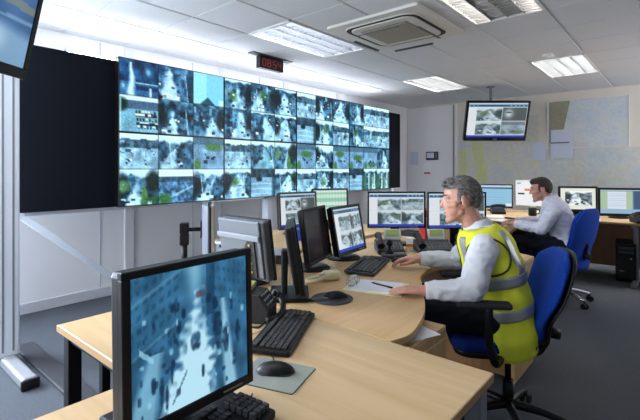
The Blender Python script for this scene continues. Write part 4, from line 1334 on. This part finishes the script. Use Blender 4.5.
js = thing('joystick_controller', 'black camera joystick controller on a rounded grey base by the man\'s mouse', 'joystick', (-1.525, 2.575, DZ), R(40))
B().prism(rrect(0.17, 0.12, 0.03), 0, 0.03, 0.008).build('base', 'dark_grey', js)
B().lathe([(0.0001, 0.028), (0.032, 0.028), (0.024, 0.045), (0.012, 0.055), (0.010, 0.085), (0.0001, 0.085)], (-0.03, 0.0, 0)).build('boot', 'black', js)
B().ball((-0.03, 0, 0.10), (0.022, 0.022, 0.026)).build('knob', 'black', js)
k = B()
for i in range(3):
    for j in range(3):
        k.box((0.025 + i * 0.02, -0.03 + j * 0.025, 0.032), (0.014, 0.016, 0.006), 0.002, 1)
tag(k.build('keys', 'mid_grey', js), kind='stuff')

rf = thing('folder', 'red box folder standing upright between the two wide monitors', 'folder', (-1.635, 3.265, DZ), R(40))
box('spine', (0, 0, 0.14), (0.06, 0.22, 0.28), 'red', rf, 0.003)
box('label', (0, -0.111, 0.18), (0.035, 0.002, 0.09), 'paper', rf)
wb = thing('carton', 'small white carton with an orange band between the desk phones', 'carton', (-1.56, 2.86, DZ), R(35))
box('box', (0, 0, 0.05), (0.045, 0.045, 0.10), 'paper', wb, 0.003)
box('band', (0, 0, 0.045), (0.0465, 0.0465, 0.022), 'orange', wb)

# back desk clutter
cup = thing('mug', 'black mug on the back desk in front of the white chart screen', 'mug', (-1.50, 6.02, DZ))
B().lathe([(0.0001, 0.0), (0.045, 0.0), (0.048, 0.005), (0.05, 0.105), (0.046, 0.105), (0.043, 0.01), (0.0001, 0.01)]).build('body', 'black', cup)
B().tube([(0.048, 0, 0.085), (0.08, 0, 0.08), (0.085, 0, 0.045), (0.06, 0, 0.025), (0.047, 0, 0.03)], 0.006).build('handle', 'black', cup)
p4 = thing('telephone', 'black telephone with handset on the back desk below the pale blue window monitor', 'telephone', (-1.93, 6.00, DZ), R(25))
B().prism([(-0.10, 0), (0.10, 0), (0.10, 0.08), (-0.10, 0.03)], -0.09, 0.09, 0.006, mtx=Matrix.Rotation(R(90), 4, 'Z') @ Matrix.Rotation(R(90), 4, 'X')).build('body', 'black', p4)
B().tube([(-0.09, -0.02, 0.09), (-0.04, -0.01, 0.11), (0.04, 0.0, 0.115), (0.09, 0.0, 0.10)], lambda q: 0.017 + 0.008 * abs(2 * q - 1) ** 2, n=10).build('handset', 'black', p4)
p5 = copy_tree(p4); p5.location = (-0.36, 6.02, DZ); p5['label'] = 'black telephone with handset on the back desk below the document-window monitor'
for nm, loc, rz, lab in (('paper_sheet', (-1.85, 5.62, DZ), 20, 'white paper on the return desk in front of the pale blue window monitor'),
                         ('paper_sheet', (-1.62, 5.25, DZ), 70, 'white paper beside the hands of the man in the plain white shirt'),
                         ('paper_sheet', (-0.86, 6.02, DZ), 10, 'white paper on the back desk between the street photo and document monitors')):
    tag(B().box((0, 0, 0.001), (0.21, 0.29, 0.002)).build(nm, 'paper', None, loc, (0, 0, R(rz))), lab, 'paper')
tag(B().prism(rrect(0.05, 0.28, 0.01), 0, 0.018, 0.004).build('phone_tray', 'dark_grey', None, (-1.55, 5.42, DZ), (0, 0, R(60))), 'dark flat tray lying on the return desk by the white paper', 'tray')
ub = thing('blue_cuboid', 'plain blue crate on the desk under the video wall', 'cuboid', (-2.50, 2.72, DZ), R(40))  # plain rimmed box filling a blue spot on the desk
box('body', (0, 0, 0.045), (0.16, 0.12, 0.09), 'blue_plain', ub, 0.006)
box('rim', (0, 0, 0.09), (0.17, 0.13, 0.012), 'blue_plain', ub, 0.004)

# ================================================================== BACK WALL
WY = YB


def wall_sheet(name, label, cat, x0, x1, z0, z1, m, dy=0.003, th=0.003, frame=None):
    t = thing(name, label, cat, ((x0 + x1) / 2, WY - dy, (z0 + z1) / 2))
    box('sheet', (0, -th / 2, 0), (x1 - x0, th, z1 - z0), m, t)
    if frame:
        b = frame_bm(x1 - x0 + 0.02, z1 - z0 + 0.02, (0.014,) * 4, 0.012, -0.012).build('edge', frame, t)
    return t


ml = wall_sheet('wall_map', 'wall map with a yellow-green strip, under the pole-hung four-view screen', 'map', -3.47, -1.99, 0.95, 2.30, 'map_a')
B().prism([(-0.50, 0.30), (-0.33, 0.42), (-0.26, 0.12), (-0.20, -0.20), (-0.16, -0.66), (-0.42, -0.66), (-0.38, -0.25)], 0, 0.0015, mtx=Matrix.Translation((0, -0.003, 0)) @ Matrix.Rotation(R(90), 4, 'X')).build('green_strip', 'map_d', ml)
B().prism([(-0.72, 0.05), (-0.60, 0.12), (-0.56, -0.30), (-0.66, -0.66), (-0.73, -0.66)], 0, 0.0015, mtx=Matrix.Translation((0, -0.003, 0)) @ Matrix.Rotation(R(90), 4, 'X')).build('green_strip', 'map_d', ml)
box('fold_line', (0.1, -0.0035, 0), (0.004, 0.001, 1.35), 'paper_grey', ml)
mr = wall_sheet('wall_map', 'large pale blue wall map with a white edge, highest on the back wall', 'map', -1.84, -0.67, 1.705, 2.52, 'map_b', frame='white_plastic')
tag(B().prism([(-0.30, 0.42), (0.02, 0.42), (-0.12, -0.30), (-0.30, -0.30)], 0, 0.002, mtx=Matrix.Rotation(R(90), 4, 'X')).build('shadow_patch', 'map_shaded', mr, (-0.26, -0.006, -0.02)))  # darker patch: shadow across the map put into its colour
mb = wall_sheet('wall_map', 'broad grey-green wall map below the large pale blue one', 'map', -1.97, 0.9, 0.92, 1.685, 'map_c')
for x in (-0.55, 0.4):
    box('fold_line', (x, -0.0035, 0), (0.004, 0.001, 0.76), 'paper_grey', mb)
wall_sheet('notice', 'bluish paper notice pinned between the two wall maps', 'notice', -2.10, -1.88, 1.50, 1.80, 'paper_blue', dy=0.008)
nb = wall_sheet('notice', 'white paper under a black magnet bar on the wall map', 'notice', -1.79, -1.44, 1.52, 2.02, 'paper_blue', dy=0.02)
box('magnet_bar', (-0.03, -0.008, 0.02), (0.28, 0.012, 0.016), 'black', nb)
wall_sheet('notice', 'small pale notice beside the white paper with the magnet bar', 'notice', -1.42, -1.22, 1.55, 1.78, 'paper_grey', dy=0.008)
nr = wall_sheet('notice', 'small white notice with a red stripe on the white wall panel', 'notice', -4.235, -4.06, 1.215, 1.47, 'paper', dy=0.026)
box('red_stripe', (0, -0.0035, -0.10), (0.14, 0.001, 0.035), 'red_print', nr)
wall_sheet('notice', 'faint pale notice low on the white wall panel near the corner', 'notice', -4.55, -4.36, 1.42, 1.70, 'paper_blue', dy=0.026)
ic = thing('wall_intercom', 'dark grey wall intercom with a small pale screen on the white panel', 'intercom', (-4.03, WY - 0.024, 1.605))
box('case', (0, -0.02, 0), (0.27, 0.04, 0.175), 'dark_grey', ic, 0.008)
box('screen', (-0.03, -0.0415, 0.01), (0.16, 0.003, 0.11), 'paper_blue', ic)
for k in range(3):
    box('button', (0.095, -0.0415, 0.045 - 0.04 * k), (0.035, 0.004, 0.022), 'mid_grey', ic, 0.002)
#--END3

# ================================================================== OFFICE CHAIRS
def office_chair(label, loc, heading, recline, back_x, basem='black', shell=True, arm_h=0.70, bz=0.70, bh=0.50, group='blue office chairs'):
    """local +x is the way the sitter looks"""
    t = thing('office_chair', label, 'chair', loc, heading, group)
    B().prism(rrect(0.42, 0.37, 0.09), 0.435, 0.495, 0.025, seg=3).build('seat', 'blue_seat', t, loc=(0.10, 0, 0))
    B().prism(rrect(0.38, 0.34, 0.08), 0.405, 0.438, 0.01).build('seat_pan', 'black', t, loc=(0.10, 0, 0))
    # backrest: rounded pad, slightly dished, leaning back
    W, Hh = 0.44, bh
    vv, ff = [], []
    nu, nv = 16, 18

    def pad(th_f, th_b, grow):
        vv, ff = [], []
        for side in (0, 1):
            for j in range(nv + 1):
                for i in range(nu + 1):
                    u = -1 + 2 * i / nu; v = -1 + 2 * j / nv
                    # squircle outline, narrower at the bottom
                    su = u * math.sqrt(max(0, 1 - 0.5 * v * v * abs(v) ** 1.5 * 0.9)); sv = v * math.sqrt(max(0, 1 - 0.5 * u * u * abs(u) ** 1.5 * 0.9))
                    y = su * (W / 2 + grow) * (0.93 + 0.07 * v); z = sv * (Hh / 2 + grow)
                    edge = max(abs(u), abs(v)) ** 6
                    dish = -0.035 * (1 - su * su) + 0.03 * math.exp(-((sv + 0.45) / 0.35) ** 2)
                    x = (th_f * (1 - edge) + 0.004) if side == 0 else (-th_b * (1 - edge) - 0.004)
                    vv.append((x + dish, y, z))
        n = (nu + 1) * (nv + 1)
        idx = lambda s, i, j: s * n + j * (nu + 1) + i
        for j in range(nv):
            for i in range(nu):
                ff.append((idx(0, i, j), idx(0, i + 1, j), idx(0, i + 1, j + 1), idx(0, i, j + 1)))
                ff.append((idx(1, i, j), idx(1, i, j + 1), idx(1, i + 1, j + 1), idx(1, i + 1, j)))
        for i in range(nu):
            ff.append((idx(0, i, 0), idx(1, i, 0), idx(1, i + 1, 0), idx(0, i + 1, 0)))
            ff.append((idx(0, i, nv), idx(0, i + 1, nv), idx(1, i + 1, nv), idx(1, i, nv)))
        for j in range(nv):
            ff.append((idx(0, 0, j), idx(0, 0, j + 1), idx(1, 0, j + 1), idx(1, 0, j)))
            ff.append((idx(0, nu, j), idx(1, nu, j), idx(1, nu, j + 1), idx(0, nu, j + 1)))
        return mesh_from('pad', vv, ff, True)
    rot = (0, R(-recline), 0); bl = (back_x, 0, bz)
    link('backrest', pad(0.035, 0.02, 0.0), 'blue_fabric', t, bl, rot)
    o = link('back_shell', pad(0.006, 0.012, 0.008), 'black' if shell else 'blue_fabric', t, Vector(bl) + Vector((-0.03 * math.cos(R(recline)), 0, -0.03 * math.sin(R(recline)))), rot)
    B().tube([(-0.06, 0, 0.40), (-0.14, 0, 0.39), (back_x - 0.015, 0, 0.45), (back_x - 0.055, 0, 0.62)], 0.02, n=10).build('back_bar', 'black', t)
    B().cyl((back_x - 0.03, 0, 0.50), (back_x - 0.085, 0, 0.49), 0.028, n=14).build('height_knob', 'black', t)
    for s in (-1, 1):
        a = B().box((0.185, s * 0.285, arm_h), (0.25, 0.065, 0.032), 0.014, 3).build('armrest', 'black_soft', t)
        B().tube([(0.16, s * 0.285, arm_h - 0.012), (0.16, s * 0.29, 0.55), (0.13, s * 0.28, 0.44), (0.08, s * 0.17, 0.415)], 0.019, n=10).build('arm_post', 'black', a)
    B().cyl((0, 0, 0.10), (0, 0, 0.24), 0.028).cyl((0, 0, 0.24), (0, 0, 0.41), 0.016).build('gas_column', 'black', t)
    box('mechanism', (0, 0, 0.395), (0.16, 0.13, 0.035), 'black', t, 0.008)
    for k in range(5):
        a = R(72 * k + 20); c, s = math.cos(a), math.sin(a)
        B().tube([(0.02 * c, 0.02 * s, 0.115), (0.15 * c, 0.15 * s, 0.105), (0.28 * c, 0.28 * s, 0.075)], lambda q: 0.024 - 0.009 * q, n=10).build('star_leg', basem, t)
        cs = B(); cx, cy = 0.285 * c, 0.285 * s
        for e in (-1, 1):
            cs.cyl((cx - s * 0.008 * e, cy + c * 0.008 * e, 0.027), (cx - s * 0.026 * e, cy + c * 0.026 * e, 0.027), 0.027, n=14)
        cs.cyl((cx, cy, 0.045), (cx, cy, 0.075), 0.008, n=8)
        cs.build('caster', 'black', t)
    return t


MAN1 = (-0.705, 2.35, 0); H1 = math.atan2(-0.37, -0.93)
MAN2 = (-0.895, 4.89, 0); H2 = math.atan2(-0.23, -0.97)
office_chair('blue office chair with black base under the man in the yellow vest', (-0.705, 2.35, 0), H1 + R(10), 15, -0.165, arm_h=0.712)
office_chair('blue office chair with chrome star base under the man in the plain white shirt', (-0.955, 4.90, 0), H2 - R(32), 8, -0.20, 'chrome', False, bz=0.665, bh=0.60)

# ================================================================== PEOPLE
def blob(bm, voxel, smooth=4, wr=0.0, wscale=9.0, seed=0.0):
    """fuse overlapping shapes into one continuous skin"""
    me = bpy.data.meshes.new('tmp'); bm.to_mesh(me); bm.free()
    o = bpy.data.objects.new('tmp', me); COL.objects.link(o)
    m = o.modifiers.new('r', 'REMESH'); m.mode = 'VOXEL'; m.voxel_size = voxel; m.use_smooth_shade = True
    s = o.modifiers.new('s', 'SMOOTH'); s.factor = 0.5; s.iterations = smooth
    dg = bpy.context.evaluated_depsgraph_get(); dg.update()
    out = bpy.data.meshes.new_from_object(o.evaluated_get(dg))
    bpy.data.objects.remove(o); bpy.data.meshes.remove(me)
    if wr:
        n = len(out.vertices); co = np.zeros(n * 3); no = np.zeros(n * 3)
        out.vertices.foreach_get('co', co); out.vertices.foreach_get('normal', no)
        co = co.reshape(-1, 3); no = no.reshape(-1, 3)
        dsp = np.array([0.6 - 2.2 * abs(mnoise.noise(Vector((c[0] * wscale + seed, c[1] * wscale, c[2] * wscale * 1.4)))) + 0.5 * mnoise.noise(Vector((c[0] * wscale * 2.3, c[1] * wscale * 2.3 + seed, c[2] * wscale * 3))) for c in co])
        co += no * (dsp * wr)[:, None]
        out.vertices.foreach_set('co', co.ravel())
    out.polygons.foreach_set('use_smooth', [True] * len(out.polygons)); out.update()
    return out


def cap(bm, p0, r0, p1, r1, n=14):
    """tapered capsule"""
    b = B.__new__(B); b.bm = bm
    p0, p1 = Vector(p0), Vector(p1)
    b.cyl(p0, p1, r0, r1, n=n)
    b.ball(p0, r0, u=n, v=8); b.ball(p1, r1, u=n, v=8)


def ell(bm, c, r, mtx=None):
    b = B.__new__(B); b.bm = bm
    b.ball(c, r, mtx, 18, 12)


TORSO = [(0.40, -0.01, 0.095, 0.165), (0.50, -0.005, 0.105, 0.178), (0.60, 0.008, 0.108, 0.168), (0.72, 0.035, 0.112, 0.165), (0.84, 0.075, 0.122, 0.178),
         (0.93, 0.106, 0.118, 0.19), (0.985, 0.126, 0.102, 0.19), (1.015, 0.138, 0.085, 0.165), (1.035, 0.147, 0.072, 0.12), (1.05, 0.152, 0.062, 0.085)]
LEAN = R(15)


def ring_at(z, off):
    T = np.array(TORSO)
    k = lambda c: float(np.interp(z, T[:, 0], T[:, c]))
    return k(1), k(2) + off, k(3) + off


def tpoint(z, a, off):
    cx, rx, ry = ring_at(z, off)
    ca = math.cos(a); x = rx * (abs(ca) ** 0.9) * (1 if ca >= 0 else -1)
    return Vector((cx + x * math.cos(LEAN), ry * math.sin(a), z - x * math.sin(LEAN) * 0.8))


def loft(bm, z0, z1, off, nz=26, na=40, a0=0.0, a1=2 * PI, closed=True, caps=True, flare=None):
    rows = []
    for j in range(nz + 1):
        z = z0 + (z1 - z0) * j / nz
        o_ = off + (flare(z) if flare else 0)
        rows.append([bm.verts.new(tpoint(z, a0 + (a1 - a0) * i / na, o_)) for i in range(na if closed else na + 1)])
    for a, b_ in zip(rows[:-1], rows[1:]):
        m = len(a)
        for i in range(m if closed else m - 1):
            f = bm.faces.new((a[i], a[(i + 1) % m], b_[(i + 1) % m], b_[i])); f.smooth = True
    if caps and closed:
        bm.faces.new(rows[0][::-1]); bm.faces.new(rows[-1])


def hand(bm, wrist, fwd, side, curl=(12, 22, 22), spread=1.0, thick=1.0):
    """side = +1 left hand (thumb towards the body's right), palm facing down"""
    f = Vector(fwd).normalized(); up = Vector((0, 0, 1)); up = (up - f * up.dot(f)).normalized()
    lat = up.cross(f) * 1.0           # left of the hand
    th = -side                        # thumb direction along lat
    w0 = Vector(wrist)
    cap(bm, w0 - f * 0.03, 0.026, w0 + f * 0.012, 0.025)
    offs = [0.030, 0.010, -0.010, -0.029]       # index .. little, measured towards the thumb
    lens = [(0.040, 0.024, 0.020), (0.044, 0.027, 0.021), (0.041, 0.025, 0.020), (0.032, 0.019, 0.017)]
    for k in range(4):
        base = w0 + f * 0.01 + lat * th * offs[k] * 0.55
        kn = w0 + f * (0.088 - 0.006 * abs(k - 1.2)) + lat * th * offs[k] + up * 0.004
        cap(bm, base, 0.015 * thick, kn, 0.0125 * thick)
        if k < 3:
            kn2 = w0 + f * 0.082 + lat * th * offs[k + 1] + up * 0.002
            cap(bm, base.lerp(kn, 0.5), 0.0125 * thick, kn2, 0.0118 * thick)
        d = (f + lat * th * (0.16 - 0.105 * k) * spread).normalized(); p = kn; ang = 0
        for s_, (ln, r) in enumerate(zip(lens[k], (0.0100, 0.0090, 0.0082))):
            ang += R(curl[s_])
            q = p + (d * math.cos(ang) - up * math.sin(ang)) * ln
            cap(bm, p, r * thick, q, (r - 0.0009) * thick, 10); p = q
    tb = w0 + f * 0.022 + lat * th * 0.026 - up * 0.004
    t1 = tb + (f * 0.72 + lat * th * 0.62 - up * 0.12).normalized() * 0.042
    t2 = t1 + (f * 0.9 + lat * th * 0.30 - up * 0.12).normalized() * 0.032
    t3 = t2 + (f * 0.98 + lat * th * 0.08 - up * 0.10).normalized() * 0.025
    cap(bm, tb, 0.0165 * thick, t1, 0.0125 * thick); cap(bm, t1, 0.0118 * thick, t2, 0.0105 * thick); cap(bm, t2, 0.0102 * thick, t3, 0.0085 * thick)


def person(label, loc, heading, arms, headp, pitch, hyaw, hairm, shirtm, vest=False, tie=False):
    t = thing('person', label, 'person', loc, heading)
    HM = Matrix.Translation(headp) @ Matrix.Rotation(hyaw, 4, 'Z') @ Matrix.Rotation(pitch, 4, 'Y')
    X = lambda *p: HM @ Vector(p)
    bm = bmesh.new()
    loft(bm, 0.50, 1.0, -0.014)
    # neck and head
    cap(bm, (0.148, 0, 1.0), 0.057, X(-0.022, 0, -0.075), 0.056)
    ell(bm, (0, 0, 0), (1, 1, 1), HM @ Matrix.Translation((-0.008, 0, 0.022)) @ Matrix.Diagonal((0.098, 0.076, 0.098, 1)))
    ell(bm, (0, 0, 0), (1, 1, 1), HM @ Matrix.Translation((0.032, 0, -0.03)) @ Matrix.Diagonal((0.062, 0.062, 0.085, 1)))
    ell(bm, (0, 0, 0), (1, 1, 1), HM @ Matrix.Translation((0.045, 0, -0.075)) @ Matrix.Diagonal((0.048, 0.048, 0.042, 1)))
    cap(bm, X(0.080, -0.008, -0.108), 0.018, X(0.080, 0.008, -0.108), 0.018)
    for s in (-1, 1):
        cap(bm, X(0.014, s * 0.046, -0.062), 0.020, X(0.062, s * 0.018, -0.098), 0.021)      # jaw line
        cap(bm, X(0.080, s * 0.012, 0.024), 0.012, X(0.066, s * 0.046, 0.022), 0.012)          # brow
        ell(bm, (0, 0, 0), (1, 1, 1), HM @ Matrix.Translation((0.040, s * 0.032, -0.048)) @ Matrix.Diagonal((0.040, 0.032, 0.045, 1)))
        cap(bm, X(0.064, s * 0.044, -0.022), 0.020, X(0.040, s * 0.056, -0.02), 0.020)         # cheek bone
        ell(bm, (0, 0, 0), (1, 1, 1), HM @ Matrix.Translation((-0.012, s * 0.086, -0.008)) @ Matrix.Rotation(R(12), 4, 'Y') @ Matrix.Rotation(R(26 * s), 4, 'Z') @ Matrix.Diagonal((0.020, 0.010, 0.035, 1)))
        ell(bm, X(0.090, s * 0.012, -0.030), (0.010, 0.009, 0.008))                            # nostril wing
    cap(bm, X(0.086, 0, 0.014), 0.010, X(0.106, 0, -0.024), 0.0125)                            # nose
    cap(bm, X(0.086, -0.014, -0.058), 0.0085, X(0.086, 0.014, -0.058), 0.0085)
    cap(bm, X(0.084, -0.012, -0.071), 0.0090, X(0.084, 0.012, -0.071), 0.0090)
    for s, A in arms.items():
        sh, el_, wr, fw, curl = A
        cap(bm, sh, 0.055, el_, 0.042); cap(bm, el_, 0.042, wr, 0.027)
        hand(bm, wr, fw, s, curl)
    for s in (-1, 1):
        cap(bm, (0.03, s * 0.09, 0.575), 0.08, (0.44, s * 0.13, 0.585), 0.062); cap(bm, (0.44, s * 0.13, 0.585), 0.06, (0.41, s * 0.13, 0.09), 0.036)
        cap(bm, (0.40, s * 0.13, 0.06), 0.035, (0.55, s * 0.14, 0.04), 0.03)
    link('body', blob(bm, 0.0048, 2), 'skin', t)
    # hair: cap over the crown, cut along a hairline from forehead to nape, sideburns before the ears
    bm = bmesh.new()
    ell(bm, (0, 0, 0), (1, 1, 1), Matrix.Translation((-0.010, 0, 0.026)) @ Matrix.Diagonal((0.103, 0.081, 0.102, 1)))
    ell(bm, (0, 0, 0), (1, 1, 1), Matrix.Translation((0.038, 0, 0.086)) @ Matrix.Diagonal((0.054, 0.056, 0.036, 1)))
    ell(bm, (0, 0, 0), (1, 1, 1), Matrix.Translation((-0.058, 0, -0.015)) @ Matrix.Diagonal((0.040, 0.060, 0.050, 1)))
    if hairm == 'hair_grey':
        cap(bm, (0.074, -0.02, 0.092), 0.017, (0.080, 0.03, 0.092), 0.017)
    hm = blob(bm, 0.005, 2, 0.0035, 70.0)
    bm = bmesh.new(); bm.from_mesh(hm)
    geom = lambda: bm.verts[:] + bm.edges[:] + bm.faces[:]
    bmesh.ops.bisect_plane(bm, geom=geom(), plane_co=(0.098, 0, 0.078), plane_no=(0.62, 0, -0.78), clear_outer=True)
    dead = [v for v in bm.verts if (v.co.x > 0.018 and v.co.z < 0.060) or (v.co.z < 0.022 and v.co.x > -0.034) or v.co.z < -0.055]
    bmesh.ops.delete(bm, geom=dead, context='VERTS')
    for s in (-1, 1):
        b = B.__new__(B); b.bm = bm
        b.ball((0, 0, 0), 1.0, Matrix.Translation((0.012, s * 0.071, 0.012)) @ Matrix.Diagonal((0.013, 0.008, 0.034, 1)), 10, 8)
    bm.to_mesh(hm); bm.free(); hm.transform(HM)
    link('hair', hm, hairm, t)
    for s in (-1, 1):
        e = B().ball((0, 0, 0), (0.011, 0.012, 0.0085), HM @ Matrix.Translation((0.0675, s * 0.031, 0.0035)), 14, 10).build('eye', 'eye_white', t)
        B().ball((0, 0, 0), 0.0068, HM @ Matrix.Translation((0.0735, s * 0.031, 0.0025)), 10, 8).build('iris', 'eye_dark', e)
        B().tube([X(0.092, s * 0.012, 0.027), X(0.088, s * 0.032, 0.033), X(0.070, s * 0.052, 0.026)], 0.0042, n=6).build('eyebrow', hairm, t)
    B().tube([X(0.0905, -0.02, -0.0645), X(0.0965, 0, -0.0635), X(0.0905, 0.02, -0.0645)], 0.0030, n=6).build('lips', 'lip', t)
    # shirt
    bm = bmesh.new()
    loft(bm, 0.52, 1.040, 0.010)
    for s, A in arms.items():
        sh, el_, wr, fw, curl = A
        el_, wr = Vector(el_), Vector(wr)
        d = (wr - el_).normalized(); cuff = wr - d * 0.012
        cap(bm, sh, 0.070, Vector(sh).lerp(el_, 0.55), 0.066); cap(bm, Vector(sh).lerp(el_, 0.5), 0.067, el_ + Vector((-0.012, 0, 0.004)), 0.060)
        cap(bm, el_, 0.058, el_.lerp(cuff, 0.75), 0.047)
        b = B.__new__(B); b.bm = bm
        b.cyl(el_.lerp(cuff, 0.7), cuff, 0.046, 0.040, n=16)
        cap(bm, (0.12, s * 0.09, 0.97), 0.05, Vector(sh) + Vector((0, 0, 0.0)), 0.060)
    sm = blob(bm, 0.0075, 2, 0.0080, 15.0, 3.0)
    so = link('shirt', sm, shirtm, t)
    for s, A in arms.items():
        sh, el_, wr, fw, curl = A
        el_, wr = Vector(el_), Vector(wr); d = (wr - el_).normalized()
        B().tube([wr - d * 0.055, wr - d * 0.03, wr - d * 0.006], lambda q: 0.0415 - 0.001 * q, n=18, sub=2).build('cuff', shirtm, so)
    # collar: folded band round the neck
    cb_ = B(); na = 28
    nb_ = Vector((0.150, 0, 1.035)); axis = Vector((0.30, 0, 0.95)).normalized(); ex = Vector((0.95, 0, -0.30)).normalized()
    rows = []
    for (rr, hh) in ((0.074, -0.022), (0.081, -0.012), (0.072, 0.022), (0.067, 0.036), (0.063, 0.030), (0.066, 0.0)):
        rows.append([cb_.bm.verts.new(nb_ + axis * hh + ex * (rr * math.cos(a) * 1.02) + Vector((0, rr * math.sin(a), 0))) for a in [R(14) + (2 * PI - R(28)) * i / na for i in range(na + 1)]])
    for a, b_ in zip(rows[:-1], rows[1:]):
        for i in range(na):
            f = cb_.bm.faces.new((a[i], a[i + 1], b_[i + 1], b_[i])); f.smooth = True
    cb_.build('collar', shirtm, so)
    if tie:
        tb = B()
        pts = [tpoint(z, 0, 0.018) for z in np.linspace(0.60, 1.0, 14)] + [nb_ + ex * 0.078 + axis * 0.01]
        for side in (0, 1):
            pass
        l_, r_ = [], []
        for i, p in enumerate(pts):
            hw = 0.034 - 0.018 * (i / len(pts)) if i < len(pts) - 2 else 0.02
            l_.append(tb.bm.verts.new(p + Vector((0.006, hw, 0)))); r_.append(tb.bm.verts.new(p + Vector((0.006, -hw, 0))))
        for i in range(len(pts) - 1):
            tb.bm.faces.new((l_[i], r_[i], r_[i + 1], l_[i + 1]))
        ex_ = bmesh.ops.extrude_face_region(tb.bm, geom=tb.bm.faces[:])
        bmesh.ops.translate(tb.bm, verts=[v for v in ex_['geom'] if isinstance(v, bmesh.types.BMVert)], vec=(0.006, 0, 0))
        tb.build('tie', 'tie', t)
    # trousers
    bm = bmesh.new()
    loft(bm, 0.49, 0.66, 0.004)
    for s in (-1, 1):
        cap(bm, (0.03, s * 0.095, 0.582), 0.09, (0.45, s * 0.135, 0.592), 0.077); cap(bm, (0.45, s * 0.135, 0.592), 0.075, (0.41, s * 0.13, 0.10), 0.058)
    link('trousers', blob(bm, 0.011, 2, 0.007, 11.0, 9.0), 'trousers', t)
    for s in (-1, 1):
        b = B()
        b.prism([(-0.08, -0.035), (-0.05, -0.042), (0.06, -0.048), (0.14, -0.042), (0.185, 0.0), (0.14, 0.044), (0.06, 0.042), (-0.05, 0.038), (-0.08, 0.03)], 0.0, 0.075, 0.022, seg=3)
        b.build('shoe', 'black_gloss', t, loc=(0.42, s * 0.135, 0.0))
    if vest:
        fl = lambda z: 0.014 * max(0, (0.66 - z) / 0.26) + 0.004 * math.sin(z * 40)
        gap = R(9)
        vb = bmesh.new()
        loft(vb, 0.41, 1.040, 0.027, 40, 60, gap, 2 * PI - gap, False, False, fl)
        for v in vb.verts:
            k = mnoise.noise(v.co * 10.0) * 0.006 + mnoise.noise(Vector((v.co.x * 22, v.co.y * 22, v.co.z * 5))) * 0.005
            v.co += Vector((v.co.x - 0.08, v.co.y, 0)).normalized() * k
        me = bpy.data.meshes.new('vest'); bmesh.ops.recalc_face_normals(vb, faces=vb.faces); vb.to_mesh(me); vb.free()
        vo = link('vest', me, 'vest', t)
        md = vo.modifiers.new('thick', 'SOLIDIFY'); md.thickness = 0.004; md.offset = 0

        def band(z0, z1, a0, a1, m, nz=4, off=0.032):
            q = bmesh.new(); loft(q, z0, z1, off, nz, 60 if a1 - a0 > 2 else 8, a0, a1, False, False, fl)
            for v in q.verts:
                k = mnoise.noise(v.co * 10.0) * 0.006 + mnoise.noise(Vector((v.co.x * 22, v.co.y * 22, v.co.z * 5))) * 0.005
                v.co += Vector((v.co.x - 0.08, v.co.y, 0)).normalized() * k
            me = bpy.data.meshes.new('band'); q.to_mesh(me); q.free()
            o_ = link('reflective_band' if m == 'reflective' else 'piping', me, m, vo)
            md = o_.modifiers.new('thick', 'SOLIDIFY'); md.thickness = 0.003; md.offset = 0
        band(0.755, 0.81, gap, 2 * PI - gap, 'reflective'); band(0.60, 0.655, gap, 2 * PI - gap, 'reflective')
        for a in (R(42), R(139), R(221), R(318)):
            band(0.81, 1.015, a - 0.15, a + 0.15, 'reflective', 12)
        for s in (gap, 2 * PI - gap - 0.07):
            band(0.41, 1.028, s, s + 0.07, 'vest_piping', 20)
        for s in (-1, 1):
            pts = []
            for i in range(25):
                u = 2 * PI * i / 24
                pts.append(tpoint(0.918 + 0.090 * math.sin(u), s * (R(88) + R(38) * math.cos(u)), 0.036))
            B().tube(pts, 0.0045, n=6, sub=3).build('piping', 'vest_piping', vo)
    return t


person('grey-haired man in a yellow high-visibility vest sitting at the curved desk', MAN1, H1,
       {1: ((0.125, 0.190, 0.952), (0.19, 0.305, 0.775), (0.398, 0.350, 0.763), (0.99, 0.06, -0.05), (8, 10, 10)),
        -1: ((0.125, -0.190, 0.952), (0.27, -0.315, 0.785), (0.482, -0.235, 0.792), (0.97, 0.10, -0.10), (10, 24, 20))},
       (0.232, 0.025, 1.183), R(7), R(4), 'hair_grey', 'shirt', True, True)
person('brown-haired man in a plain white shirt sitting at the return desk', MAN2, H2,
       {1: ((0.11, 0.190, 0.945), (0.24, 0.285, 0.76), (0.47, 0.14, 0.775), (0.95, -0.25, -0.06), (14, 22, 18)),
        -1: ((0.11, -0.190, 0.945), (0.24, -0.285, 0.76), (0.47, -0.14, 0.775), (0.95, 0.25, -0.06), (14, 22, 18))},
       (0.235, 0.0, 1.13), R(10), R(0), 'hair_brown', 'shirt_lilac')
#--END4
